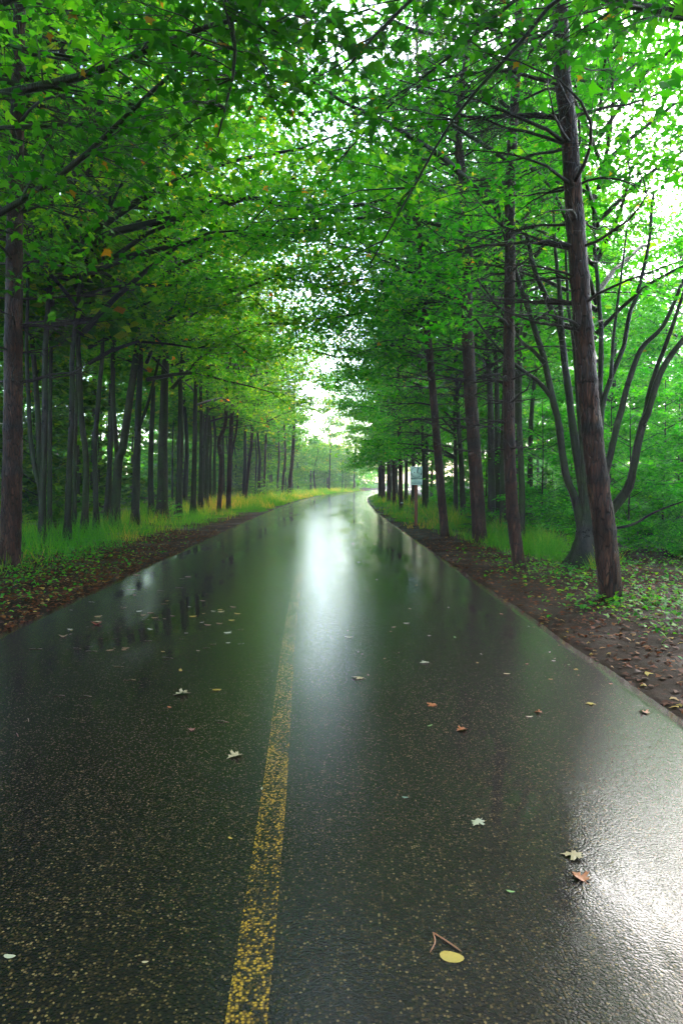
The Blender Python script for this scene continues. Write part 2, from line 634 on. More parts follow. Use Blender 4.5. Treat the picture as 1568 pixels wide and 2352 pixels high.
TRI, QUAD, MAPLE = (TRI_V, TRI_F), (QUAD_V, QUAD_F), (MAPLE_V, MAPLE_F)
CROWN_MID = [crown(11 + i, 5.2, 15.0, 6.2, .55, 32, 13500, .16, TRI, pw=.36) for i in range(4)]         # bare to 5 m
CROWN_LOW = [crown(31 + i, 2.6, 14.0, 4.6, .40, 30, 13000, .155, TRI) for i in range(3)]         # leaves down to 2.5 m
CROWN_SLIM = [crown(61 + i, 6.0, 14.0, 2.6, .5, 16, 2600, .16, TRI) for i in range(3)]
CROWN_FAR = [crown(51 + i, 5.6, 15.0, 3.6, .30, 24, 3400, .34, QUAD, spread=.4, flat=.22) for i in range(3)]


def needle_crown(seed, zb, zt, reach, n):
    r = np.random.default_rng(seed)
    mb = MB()
    P, D = [], []
    for i in range(int((zt - zb) * 5)):
        u = i / ((zt - zb) * 5)
        h = zb + (zt - zb) * u
        az = i * 2.4 + r.normal(0, .3)
        L = reach * (1 - u) ** .7 * r.uniform(.7, 1.1) + .3
        pts = np.array([(L * q * math.cos(az), L * q * math.sin(az), h + L * (.15 * q + .15 * q * q)) for q in (0, .35, .7, 1)])
        mb.tube(pts, [.03, .02, .012, .005], 4, cap=False)
        for k in range(int(n / ((zt - zb) * 5))):
            q = r.uniform(.3, 1)
            c = np.array([np.interp(q, (0, .35, .7, 1), pts[:, j]) for j in range(3)]) + r.normal(0, .13, 3) * np.array([1, 1, .6])
            P.append(c)
            D.append(np.array([math.cos(az), math.sin(az), .3]) + r.normal(0, .8, 3))
    P, D = np.array(P), np.array(D)
    nm = r.normal(0, 1, P.shape)
    fol = leaves_mesh('needles', P, D, nm, r.uniform(.10, .17, len(P)), r.uniform(0, .8, len(P)), QUAD_V, QUAD_F, width=.035)
    fol.materials.append(M['needle'])
    br = mb.mesh('branchwork')
    br.materials.append(M['twig'])
    return br, fol


PINE_CROWN = [needle_crown(70 + i, 9.5, 16.5, 2.6, 7000) for i in range(2)]


def tree_trunk_path(path, top, r=None):
    """lower part as seen, then on up to the height of the top"""
    p = np.array(path, float)
    d = p[-1] - p[max(0, len(p) - 3)]
    d = d / max(d[2], .2)
    d[:2] *= .45
    rest = top - p[-1][2]
    ext = []
    if rest > .5:
        for q in (.35, .7, 1.0):
            ext.append(p[-1] + d * rest * q + np.array([random.gauss(0, .12), random.gauss(0, .12), 0]))
    return np.vstack([p] + ([np.array(ext)] if ext else []))


def gz(x, y):
    return float(ground_z(x, y)[0])


def trunk_mesh(mb, pts, r0, r1, sides, rings, flare=.5, seed=0, rough=.06):
    c = spline(pts, rings)
    h = c[:, 2] - c[0, 2]
    H = h[-1]
    rad = r0 + (r1 - r0) * np.clip(h / H, 0, 1) ** .8
    rad = rad * (1 + flare * np.exp(-h / .22))
    k0 = mb.n
    mb.tube(c, rad, sides)
    V = mb.v[-1]
    for i in range(len(V)):
        ring = min(i // sides, rings - 1)
        n = mnoise.noise((V[i][0] * 5 + seed, V[i][1] * 5, V[i][2] * 1.2)) + .5 * mnoise.noise((V[i][0] * 14 + seed, V[i][1] * 14, V[i][2] * 3))
        V[i][:2] += (V[i][:2] - c[ring][:2]) * n * rough * 2.2
    return c, rad


def put(name, me, parent, loc=(0, 0, 0), rz=0, scale=1.0, color=None, **props):
    o = bpy.data.objects.new(name, me)
    C.objects.link(o)
    o.parent = parent
    o.location = loc
    o.rotation_euler = (0, 0, rz)
    o.scale = (scale, scale, scale) if np.isscalar(scale) else scale
    if color:
        o.color = (*color, 1)
    for k, v in props.items():
        o[k] = v
    return o


n_tree = [0]


def deciduous(px_path, d, width, label, crowns, name='maple_tree', top=12.5, bark='dark_bark', group=None, stems=(), tint=(1, 1, 1), rz=None,
              cscale=1.0, btint=None, czoff=0.0, bare=False):
    """px_path as seen in the photograph, d metres ahead; width in the same pixels at the base"""
    n_tree[0] += 1
    P = [at(x, y, d) for x, y in px_path]
    base = P[0].copy()
    base[2] = gz(base[0], base[1])
    P[0] = base - np.array([0, 0, .08])
    if P[1][2] < .3:
        P[1][2] = .3
    rel = [p - base for p in P]
    t = thing(name, base, label, 'tree', group)
    r0 = width * 1.2 / 2 / F * d
    mb = MB()
    full = tree_trunk_path(rel, top)
    trunk_mesh(mb, full, r0, max(.03, r0 * .28), 10, 22, seed=n_tree[0] * 3.7)
    tr = obj('trunk', mb.mesh('trunk'), M[bark], t)
    if btint:
        tr.color = (*btint, 1)
    for sp, sw in stems:
        S = [at(x, y, d) - base for x, y in sp]
        mb = MB()
        fs = tree_trunk_path(S, top * .92)
        trunk_mesh(mb, fs, sw / 2 / F * d, .025, 8, 18, flare=0, seed=n_tree[0])
        so = obj('stem', mb.mesh('stem'), M[bark], t)
        if btint:
            so.color = (*btint, 1)
    if not bare:
        br, fol = crowns[n_tree[0] % len(crowns)]
        mid = full[np.argmin(np.abs(full[:, 2] - 8))]
        if rz is None:
            rz = (0 if base[0] < road_x(base[1]) else math.pi) + random.gauss(0, .35)
        if crowns is CROWN_FAR:
            fol = fol.copy()
        else:
            put('branchwork', br, t, (mid[0], mid[1], czoff), rz, cscale, kind='stuff')
        put('foliage', fol, t, (mid[0], mid[1], czoff), rz, cscale, color=tint, kind='stuff')
    return t


def whorl_branches(t, c, rad, z0, z1, step, length, seed, mat='twig', nb=(3, 5), side=None, joined=False):
    """dead side branches of a pine in whorls, each with its own twigs"""
    r = np.random.default_rng(seed)
    z = z0
    big = MB()
    while z < z1:
        i = int(np.argmin(np.abs(c[:, 2] - z)))
        a0 = r.uniform(0, 6.28)
        for k in range(r.integers(*nb)):
            az = a0 + k * 2 * math.pi / nb[0] + r.normal(0, .35)
            if side is not None and r.uniform() < .45:
                az = side + r.normal(0, .7)
            L = length * r.uniform(.35, 1.1) * (.7 + .3 * min(1, (z - z0) / 2))
            droop = r.uniform(-.35, .30)
            curl = r.normal(0, .5)
            n = 8
            pts = []
            for q in np.linspace(0, 1, n):
                aa = az + curl * q * q
                pts.append(c[i] + np.array([math.cos(aa) * (rad[i] * .6 + L * q), math.sin(aa) * (rad[i] * .6 + L * q), L * (.28 * q - (.45 + droop) * q * q + .22 * q ** 3)])
                           + r.normal(0, .012, 3))
            pts = np.array(pts)
            mb = big if joined else MB()
            mb.tube(pts, np.linspace(.013 + .007 * L, .003, n), 5, cap=False)
            for s in range(int(L * 9)):
                q = r.uniform(.2, 1)
                j = min(n - 2, int(q * (n - 1)))
                p0 = pts[j]
                sa = az + curl + (1 if s % 2 else -1) * r.uniform(.4, 1.1)
                l2 = L * .45 * (1.1 - q) * r.uniform(.5, 1.3) + .12
                e = r.normal(-.05, .35)
                p2 = p0 + l2 * np.array([math.cos(sa), math.sin(sa), math.sin(e)])
                pm = (p0 + p2) / 2 + np.array([0, 0, .08 * l2])
                mb.tube([p0, pm, p2], [.006, .004, .002], 3, cap=False)
                if l2 > .35:
                    for _ in range(3):
                        qq = r.uniform(.3, 1)
                        b0 = p0 + (p2 - p0) * qq
                        mb.tube([b0, b0 + r.normal(0, .13, 3) + (p2 - p0) * .25], [.003, .0015], 3, cap=False)
            if not joined:
                obj('branch', mb.mesh('branch'), M[mat], t)
        z += step * r.uniform(.75, 1.25)
    if joined:
        obj('branchwork', big.mesh('branchwork'), M[mat], t, kind='stuff')


def pine(px_path, d, widths, label, top=15, sides=12, rings=60, near=False, group=None, z0=1.6, z1=8.5, step=.5, length=1.6, side=None, crownz=0.0,
         seed=1, nb=(3, 5)):
    P = [at(x, y, d) for x, y in px_path]
    base = P[0].copy()
    base[2] = gz(base[0], base[1])
    P[0] = base - np.array([0, 0, .08])
    rel = [p - base for p in P]
    t = thing('pine_tree', base, label, 'tree', group)
    full = tree_trunk_path(rel, top)
    c = spline(full, rings)
    h = c[:, 2] - c[0, 2]
    rad = np.interp(h / h[-1], [0, .5, 1], [widths[0] / 2 / F * d, widths[1] / 2 / F * d, .03])
    rad = rad * (1 + .22 * np.exp(-h / .18))
    # whorl collars
    zs = np.arange(1.0, top, step * (1.6 if near else 1.3))
    for zz in zs:
        rad = rad * (1 + (.10 if near else .06) * np.exp(-((h - zz) / .045) ** 2))
    mb = MB()
    mb.tube(c, rad, sides)
    V = mb.v[-1]
    amp = .10 if near else .07
    for i in range(len(V)):
        ring = min(i // sides, rings - 1)
        v = V[i]
        n = mnoise.noise((v[0] * 9 + seed, v[1] * 9, v[2] * 2.0)) * .5
        if near:
            cell = mnoise.noise((v[0] * 26 + seed, v[1] * 26, v[2] * 6.0))
            n += abs(cell) * .9 - .25
        v[:2] += (v[:2] - c[ring][:2]) * n * amp
    me = mb.mesh('trunk', smooth=True)
    hv = np.array([v.co.z for v in me.vertices])
    wob = np.array([mnoise.noise((v.co.x * 8, v.co.y * 8, v.co.z * 8 + seed)) for v in me.vertices])
    col_ = np.zeros(len(hv))
    for q, zz in enumerate(zs):
        col_ = np.maximum(col_, (.45 + .5 * ((q * 7) % 5) / 4) * np.exp(-((hv - zz + .04 + wob * .05) / .085) ** 2))
    at_ = me.attributes.new('collar', 'FLOAT', 'POINT')
    at_.data.foreach_set('value', np.clip(col_ * .95, 0, 1).astype(np.float32))
    obj('trunk', me, M['pine_bark'], t)
    whorl_branches(t, c, rad, z0, z1, step, length, seed, side=side, joined=not near, nb=nb)
    br, fol = PINE_CROWN[seed % 2]
    m = c[np.argmin(np.abs(c[:, 2] - 11))]
    put('branchwork', br, t, (m[0], m[1], crownz), seed, 1.0, kind='stuff')
    put('needles', fol, t, (m[0], m[1], crownz), seed, 1.0, kind='stuff')
    return t, base, c, rad


# ------------------------------------------------------------------ pines along the verges
pine([(1405, 1385), (1388, 1220), (1366, 1050), (1350, 900), (1335, 700), (1320, 500), (1306, 300), (1291, 175), (1287, 60)], 9.1, (52, 34),
     'thick leaning pine with dark bark collars in front of the fan-stemmed maple', sides=44, rings=190, near=True, z0=3.6, z1=8.2, step=.42,
     length=2.3, side=math.pi, seed=5, nb=(3, 6), crownz=1.0)
pine([(1195, 1310), (1179, 1200), (1170, 1050), (1168, 800), (1171, 600), (1172, 400)], 12.5, (29, 22),
     'slim red-barked pine with a bent foot next to the fan-stemmed maple', sides=20, rings=90, near=True, z0=2.1, z1=7.5, step=.42, length=1.5, seed=6, side=2.6, nb=(4, 6))
pine([(1102, 1250), (1093, 1100), (1080, 900), (1072, 700), (1072, 500)], 17.9, (33, 26),
     'stout dark pine with white dead twigs between two slimmer pines', sides=18, rings=80, near=True, z0=2.4, z1=9, step=.5, length=1.9, seed=7, side=3.0, nb=(3, 6))
pine([(1022, 1237), (1010, 1100), (998, 950), (985, 800), (975, 700)], 20.0, (20, 15),
     'slim leaning pine standing right behind the sign', sides=14, rings=60, z0=2.4, z1=9, step=.5, length=1.9, seed=8, side=3.0)
pine([(921, 1178), (919, 1050), (915, 950)], 36.5, (10, 8), 'dark pine with a small pale tag low on its trunk', z0=3, length=1.4, seed=9)
TAGGED = bpy.data.objects['pine_tree.004']
pine([(905, 1160), (903, 1000), (902, 950)], 47, (9, 7), 'thin pine on the inside of the bend next to the tagged pine', z0=3, length=1.2, seed=10)
for k, (x, d) in enumerate([(893, 55), (880, 61), (873, 68)]):
    pine([(x, 1110 + 2500 / d), (x - 1, 1000), (x - 1, 960)], d, (10, 8), 'distant straight pine on the inside of the bend', group='far pines inside the bend', z0=3.5, length=1.2, seed=11 + k)

pine([(22, 1308), (28, 1100), (30, 900), (32, 650), (36, 400), (42, 200), (46, 0)], 12.5, (46, 32),
     'thick red-brown pine at the end of the grass verge beside the red litter', sides=44, rings=190, near=True, z0=3.4, z1=10.5, step=.5, length=2.5, side=0.0,
     seed=21, nb=(3, 6), crownz=1.5)
pine([(502, 1172), (508, 1070), (503, 1015), (517, 975), (521, 900)], 36, (11, 7), 'dark pine with a kinked trunk on the grass verge', z0=3, length=1.6, seed=22)
t2, b2_, c2_, r2_ = pine([(524, 1174), (528, 1050), (532, 960), (535, 915), (539, 855)], 38, (12, 9), 'dark pine with a forked trunk on the grass verge', z0=3.4, length=1.8, seed=23)
mb = MB()
S = [at(x, y, 38) - b2_ for x, y in ((529, 1065), (536, 1020), (543, 990), (547, 920), (550, 860))]
trunk_mesh(mb, tree_trunk_path(S, 12), .075, .02, 8, 16, flare=0)
obj('stem', mb.mesh('stem'), M['pine_bark'], t2)
pine([(563, 1147), (570, 1075), (577, 1025), (579, 990)], 50, (8, 6), 'lone leaning pine in the yellow grass before the bend', z0=3.5, length=1.5, seed=24)
for k, (x, x2, d, wd) in enumerate([(606, 609, 66, 6), (647, 655, 74, 6), (636, 641, 78, 5), (663, 672, 75, 9)]):
    pine([(x, 1108 + 2400 / d), ((x + x2) / 2, 1090), (x2, 1045)], d, (wd, wd * .8), 'reddish pine trunk at the outside of the bend',
         group='pines outside the bend', z0=4, length=1.2, seed=25 + k)

# ------------------------------------------------------------------ row of broadleaf trees behind the wide grass verge
YG = (1.5, 1.15, 1.0)
row = [
    ([(96, 1229), (97, 1130), (101, 1060), (103, 930), (104, 800)], 17, 15, 'dark tree forking low behind the thick red-brown pine', [([(96, 1135), (80, 1075), (70, 1007), (65, 903), (61, 800)], 12)], 'dark_bark'),
    ([(114, 1215), (115, 1000), (117, 800)], 21, 10, 'straight slender tree close behind the low forked tree', [], 'moss_bark'),
    ([(153, 1221), (160, 1060), (164, 981), (166, 877), (167, 800)], 17.5, 14, 'straight black-trunked tree behind the grass verge', [], 'dark_bark'),
    ([(170, 1200), (173, 1000), (178, 850)], 22, 9, 'thin pale mossy tree touching the straight black trunk', [], 'moss_bark'),
    ([(192, 1200), (198, 1060), (187, 960), (183, 850), (180, 760)], 20, 14, 'mossy tree with a curved trunk behind the grass verge', [], 'moss_bark'),
    ([(221, 1195), (218, 1035), (223, 955), (229, 880), (236, 790)], 20, 12, 'dark tree with a faint bend behind the grass verge', [], 'dark_bark'),
    ([(241, 1195), (255, 1020), (258, 930), (262, 800)], 24, 11, 'dark brown tree leaning slightly away from the pine', [], 'dark_bark'),
    ([(262, 1190), (272, 1060), (282, 1030), (296, 930), (312, 820)], 22, 20, 'broad mossy tree leaning over with two stems', [([(270, 1060), (262, 950), (258, 850)], 12)], 'moss_bark'),
    ([(309, 1195), (314, 1060), (318, 930), (322, 800)], 23, 17, 'dark tree with a side fork halfway up behind the verge', [([(316, 990), (335, 940), (352, 880)], 8)], 'dark_bark'),
    ([(347, 1180), (346, 1060), (352, 900), (356, 800)], 29, 13, 'black trunk between two broad mossy trees', [], 'dark_bark'),
    ([(372, 1185), (374, 1040), (377, 900), (383, 800)], 26.5, 24, 'broadest mossy trunk behind the grass verge', [], 'moss_bark'),
    ([(409, 1180), (413, 1050), (415, 940), (415, 860)], 28, 14, 'straight grey-brown tree at the middle of the grass verge', [], 'moss_bark'),
    ([(443, 1172), (447, 1020), (449, 890)], 31, 12, 'straight dark tree beside a thinner twin', [], 'dark_bark'),
    ([(460, 1172), (462, 970), (461, 890)], 34, 10, 'thinner twin of the straight dark tree', [], 'dark_bark'),
    ([(474, 1165), (475, 1060), (478, 990)], 40, 9, 'slender pale-stemmed tree standing among others behind the kinked pine', [], 'moss_bark'),
    ([(483, 1162), (483, 1060), (484, 1000)], 43, 7, 'slender pale-stemmed tree standing among others behind the kinked pine', [], 'moss_bark'),
    ([(492, 1162), (492, 1060), (494, 1000)], 46, 8, 'slender pale-stemmed tree standing among others behind the kinked pine', [], 'moss_bark'),
]
for i, (pth, d, wd, lab, stems, bark) in enumerate(row):
    grp = 'slender trees behind the kinked pine' if lab.startswith('slender pale') else None
    deciduous(pth, d, wd, lab, CROWN_MID if i in (0, 2, 4, 7, 10, 12, 15) else CROWN_SLIM, stems=stems, bark=bark, group=grp, tint=(1.35 + random.uniform(-.35, .7), 1.25, .9), cscale=random.uniform(.92, 1.1))

# far end of that row, following the bend
for k, d in enumerate([54, 60, 112, 136, 160]):
    x = float(road_x(d)) - 6.2 - random.uniform(0, 1.5)
    px_ = CX + x / d * F
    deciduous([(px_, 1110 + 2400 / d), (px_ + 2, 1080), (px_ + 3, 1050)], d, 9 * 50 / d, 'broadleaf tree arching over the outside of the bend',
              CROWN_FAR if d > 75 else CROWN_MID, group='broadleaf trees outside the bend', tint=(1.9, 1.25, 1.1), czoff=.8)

# the wood behind that row
k = 0
r = np.random.default_rng(101)
while k < 46:
    d = r.uniform(15, 95)
    x = float(road_x(d)) - 8.0 - r.exponential(5)
    if x < -34:
        continue
    px_ = CX + x / d * F
    if px_ < -250:
        continue
    lean = r.normal(0, 10) * 20 / d
    yb = HY + F * 1.5 / d
    wm = r.uniform(.14, .34)
    bk = 'moss_bark' if r.uniform() < .65 else 'dark_bark'
    look = f"{'stout' if wm > .25 else 'slim'} {'leaning' if abs(lean) * d / 20 > 9 else 'upright'} {'mossy' if bk == 'moss_bark' else 'blackish'}"
    deciduous([(px_, yb), (px_ + lean * .4, yb - 100 * 20 / d), (px_ + lean, yb - 330 * 20 / d)], d, wm / d * F,
              f'{look} tree inside the dark wood beyond the tall grass', CROWN_FAR, name='forest_tree', group=f'{look} trees inside the dark wood',
              bark=bk, tint=(1.0, 1.0, 1.0), btint=tuple(np.array([1, 1, 1]) * r.uniform(.6, 1.2)))
    k += 1

for k in range(26):
    d = r.uniform(85, 165)
    x = float(road_x(d)) - 9 - r.uniform(0, 16)
    px_ = CX + x / d * F
    wm = r.uniform(.16, .36)
    look = 'stout' if wm > .26 else 'slim'
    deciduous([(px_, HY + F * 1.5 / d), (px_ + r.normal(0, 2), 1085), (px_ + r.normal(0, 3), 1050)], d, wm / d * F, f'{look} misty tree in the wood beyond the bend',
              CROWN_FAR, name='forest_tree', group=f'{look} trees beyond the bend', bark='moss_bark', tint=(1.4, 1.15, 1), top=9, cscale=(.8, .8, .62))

# ------------------------------------------------------------------ the maple with a fan of stems, and the trees round it
d = 12.6
fb = at(1338, 1312, d)
fb[2] = gz(fb[0], fb[1])
fan = thing('maple_tree', fb, 'dark maple with a fan of many stems from one flared foot', 'tree')
mb = MB()
trunk_mesh(mb, [np.array([0, 0, -.1]), np.array([-.01, 0, .2]), np.array([.02, 0, .5]), np.array([.05, 0, .9]), np.array([.06, .02, 1.5])], .27, .05, 18, 34, flare=.8, seed=4, rough=.12)
obj('trunk', mb.mesh('trunk'), M['dark_bark'], fan)
STEMS = [
    ([(1338, 1262), (1330, 1190), (1318, 1140), (1298, 1086), (1284, 978), (1269, 917), (1248, 823), (1215, 716), (1190, 644), (1165, 564), (1140, 460)], 21, 0.0),
    ([(1269, 917), (1235, 875), (1201, 852), (1165, 820), (1128, 780), (1090, 730)], 11, -.05),
    ([(1248, 833), (1224, 805), (1200, 787), (1165, 740), (1128, 683), (1095, 640)], 10, .1),
    ([(1340, 1262), (1340, 1150), (1325, 1050), (1312, 960), (1302, 870), (1287, 762), (1266, 708), (1233, 636), (1219, 586), (1200, 500)], 22, .15),
    ([(1290, 780), (1285, 672), (1277, 600), (1270, 480)], 14, .15),
    ([(1345, 1260), (1343, 1130), (1330, 960), (1318, 800), (1305, 700), (1298, 560)], 13, -.12),
    ([(1348, 1250), (1372, 1080), (1380, 960), (1377, 888), (1381, 780), (1374, 672), (1366, 582), (1362, 450)], 17, .2),
    ([(1372, 1010), (1381, 940), (1402, 870), (1431, 798), (1446, 719), (1464, 672), (1489, 564), (1500, 440)], 15, .2),
    ([(1350, 1255), (1390, 1090), (1424, 950), (1446, 870), (1474, 798), (1525, 744), (1570, 640)], 18, -.1),
    ([(1352, 1250), (1402, 1176), (1442, 1122), (1456, 1068), (1474, 978), (1489, 942), (1518, 852), (1568, 780), (1640, 690)], 24, -.25),
    ([(1480, 960), (1500, 870), (1540, 760), (1580, 640)], 14, -.25),
    ([(1402, 870), (1410, 760), (1424, 650), (1440, 520)], 9, .2),
    ([(1400, 1215), (1452, 1205), (1489, 1184), (1530, 1165), (1590, 1145)], 7, -.4),
]
for sp, wd, dd in STEMS:
    S = []
    for i, (x, y) in enumerate(sp):
        q = i / (len(sp) - 1)
        S.append(at(x, y, d + dd * 2.5 * q) - fb)
    S = np.array(S)
    mb = MB()
    n = 24
    c = spline(S, n)
    rr = wd / 2 / F * d
    mb.tube(c, np.linspace(rr, rr * .42, n), 9)
    V = mb.v[-1]
    V += np.array([[mnoise.noise(tuple(v * 4.0)), mnoise.noise(tuple(v * 4.0 + 9)), 0] for v in V]) * rr * .22
    so = obj('stem', mb.mesh('stem'), M['dark_bark'], fan)
br, fol = crown(91, 3.4, 11.5, 4.4, .1, 30, 12000, .12, TRI, rise=.7)
put('branchwork', br, fan, (.4, .6, .4), 1.0, 1.0, kind='stuff')
put('foliage', fol, fan, (.4, .6, .4), 1.0, 1.0, color=(.75, 1.25, .8), kind='stuff')

GR = (.8, 1.25, .9)
rrow = [
    ([(1128, 1235), (1128, 1060), (1125, 900), (1118, 780)], 23, 17, 'dark mossy tree behind the stout dark pine', 'dark_bark'),
    ([(1140, 1232), (1142, 1060), (1140, 880), (1132, 700)], 24, 14, 'green mossy tree in the cluster behind the slim pines', 'moss_bark'),
    ([(1158, 1235), (1156, 1080), (1160, 900), (1165, 740)], 22, 18, 'green mossy tree in the cluster behind the slim pines', 'moss_bark'),
    ([(1174, 1232), (1182, 1080), (1187, 900), (1190, 720)], 24, 15, 'green mossy tree in the cluster behind the slim pines', 'moss_bark'),
    ([(1196, 1250), (1198, 1120), (1192, 960), (1194, 800), (1200, 680)], 18, 14, 'grey mossy tree just behind the slim red-barked pine', 'moss_bark'),
    ([(1064, 1200), (1060, 1080), (1052, 960)], 28, 12, 'dark tree in the shade between the leaning pine and the stout pine', 'dark_bark'),
    ([(1046, 1195), (1046, 1080), (1044, 960)], 30, 10, 'dark tree in the shade between the leaning pine and the stout pine', 'dark_bark'),
    ([(975, 1180), (973, 1080), (970, 1000)], 36, 9, 'shaded tree behind the sign post', 'moss_bark'),
]
for pth, dd, wd, lab, bark in rrow:
    grp = 'mossy trees behind the slim pines' if 'cluster' in lab else ('shaded trees between two pines' if 'shade between' in lab else None)
    deciduous(pth, dd, wd, lab, CROWN_LOW if dd > 26 else CROWN_MID, bark=bark, group=grp, tint=GR, cscale=random.uniform(.85, 1.0))
for k, dd in enumerate([40, 46, 52, 58, 64, 72, 80, 90, 102, 116, 132]):
    x = float(road_x(dd)) + 5.0 + random.uniform(.2, 1.6)
    px_ = CX + x / dd * F
    deciduous([(px_, 1110 + 2400 / dd), (px_ + 1, 1080), (px_ + 1, 1040)], dd, 9 * 45 / dd, 'low-branched maple hanging over the inside of the bend',
              CROWN_LOW, group='low-branched maples inside the bend', tint=(1.0, 1.15, .9))
for x, y in [(11.5, 29), (15, 27), (13.5, 36), (18.5, 35), (21, 42)]:
    px_ = CX + x / y * F
    deciduous([(px_, 1110 + 2300 / y), (px_ + 2, 1000), (px_ + 6, 800)], y, 12, 'tall leafy tree standing beyond the saplings and the fan-stemmed maple', CROWN_LOW,
              group='tall trees beyond the saplings', tint=(.85, 1.4, .8))
k = 0
while k < 24:
    dd = r.uniform(22, 95)
    x = float(road_x(dd)) + 8 + r.exponential(7)
    px_ = CX + x / dd * F
    if px_ > 1850 or x > 34 or (px_ > 1230 and dd < 45):
        continue
    yb = HY + F * 1.5 / dd
    lean = r.normal(0, 10) * 20 / dd
    wm = r.uniform(.14, .3)
    bk = 'moss_bark' if r.uniform() < .6 else 'dark_bark'
    look = f"{'stout' if wm > .22 else 'slim'} {'leaning' if abs(lean) * dd / 20 > 9 else 'upright'} {'mossy' if bk == 'moss_bark' else 'blackish'}"
    deciduous([(px_, yb), (px_ + lean * .4, yb - 100 * 20 / dd), (px_ + lean, yb - 330 * 20 / dd)], dd, wm / dd * F,
              f'{look} tree deep in the wood behind the sign', CROWN_FAR, name='forest_tree', group=f'{look} trees behind the sign', bark=bk, tint=GR)
    k += 1

# ------------------------------------------------------------------ two maples whose limbs hang over the road close by
def limb_tree(name, base, label, limbs, seed, trunk_top, r0, n_single, n_more, tint, leaf=.115):
    """limbs: (points relative to the base, thickness)"""
    rr = np.random.default_rng(seed)
    base = np.array([base[0], base[1], gz(*base[:2])])
    t = thing(name, base, label, 'tree')
    mb = MB()
    trunk_mesh(mb, [np.array([0, 0, -.1])] + [np.array(p, float) for p in trunk_top], r0, .06, 12, 30, seed=seed)
    obj('trunk', mb.mesh('trunk'), M['dark_bark'], t)
    anchors = []
    for pts, th in limbs:
        c = spline(pts, 16)
        mb = MB()
        mb.tube(c, np.linspace(th, .008, 16), 7)
        for s in range(26):
            q = rr.uniform(.22, 1)
            j = min(14, int(q * 15))
            p0 = c[j]
            dr = c[j + 1] - c[j]
            a = math.atan2(dr[1], dr[0]) + (1 if s % 2 else -1) * rr.uniform(.3, 1.1)
            L = rr.uniform(.6, 1.7) * (1.25 - .5 * q)
            tip = p0 + L * np.array([math.cos(a), math.sin(a), rr.normal(-.22, .2)])
            mid = (p0 + tip) / 2 + np.array([0, 0, .07 * L])
            mb.tube([p0, mid, tip], [.011, .007, .003], 4, cap=False)
            anchors.append((p0, mid, tip))
            for _ in range(3):
                qq = rr.uniform(.35, 1)
                b0 = p0 * (1 - qq) + tip * qq
                a3 = a + rr.normal(0, .8)
                l3 = rr.uniform(.2, .5)
                tp = b0 + l3 * np.array([math.cos(a3), math.sin(a3), rr.normal(-.25, .2)])
                mb.tube([b0, (b0 + tp) / 2, tp], [.005, .004, .002], 3, cap=False)
                anchors.append((b0, (b0 + tp) / 2, tp))
        obj('limb', mb.mesh('limb'), M['dark_bark'], t)
    A = np.array(anchors)
    n = n_more + n_single
    ln = np.linalg.norm(A[:, 2] - A[:, 0], axis=1)
    idx = rr.choice(len(A), n, p=ln / ln.sum())
    q = rr.uniform(.15, 1.05, n)[:, None]
    P = A[idx, 0] * (1 - q) ** 2 + A[idx, 1] * 2 * q * (1 - q) + A[idx, 2] * q * q + rr.normal(0, 1, (n, 3)) * np.array([.09, .09, .05])
    dv, nm = leaf_orient(rr, n, droop=.55, tilt=.5)
    sz = leaf * rr.uniform(.7, 1.25, n)
    lc = np.clip(rr.uniform(0, .75, n), 0, .97)
    lc[rr.uniform(0, 1, n) < .012] = .99
    # the leaves that show largest stand as single leaves
    W = P + base
    inview = (W[:, 1] > 2) & (np.abs(W[:, 0] / np.maximum(W[:, 1], .1)) < .5) & ((W[:, 2] - CAM_H) / np.maximum(W[:, 1], .1) < .72)
    score = np.where(inview, sz / np.maximum(W[:, 1], .5), 0)
    order = np.argsort(-score)
    sel, rest = order[:n_single], order[n_single:]
    me = leaves_mesh('foliage', P[rest], dv[rest], nm[rest], sz[rest], lc[rest], MAPLE_V, MAPLE_F)
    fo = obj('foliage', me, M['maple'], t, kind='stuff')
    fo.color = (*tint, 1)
    protos = []
    for v in range(10):
        lv = leaves_mesh('leaf', np.zeros((1, 3)), np.array([[0, 1.0, 0]]), np.array([[0, 0, 1.0]]), 1.0, np.array([v / 10 * .8 + (.17 if v == 9 else 0)]), MAPLE_V * np.array([1, 1, 1 + v * .15]), MAPLE_F)
        lv.materials.append(M['maple'])
        protos.append(lv)
    for i in sel:
        o = bpy.data.objects.new('leaf', protos[rr.integers(0, 9) if rr.uniform() > .006 else 9])
        C.objects.link(o)
        o.parent = t
        o.location = P[i]
        y = Vector(dv[i]).normalized()
        x = y.cross(Vector(nm[i])).normalized()
        z = x.cross(y)
        from mathutils import Matrix
        o.rotation_euler = Matrix((x, y, z)).transposed().to_euler()
        o.scale = (sz[i],) * 3
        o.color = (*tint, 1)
    return t


def lp(lst, base):
    b = np.array([base[0], base[1], 0])
    return [at(x, y, d) - b for x, y, d in lst]


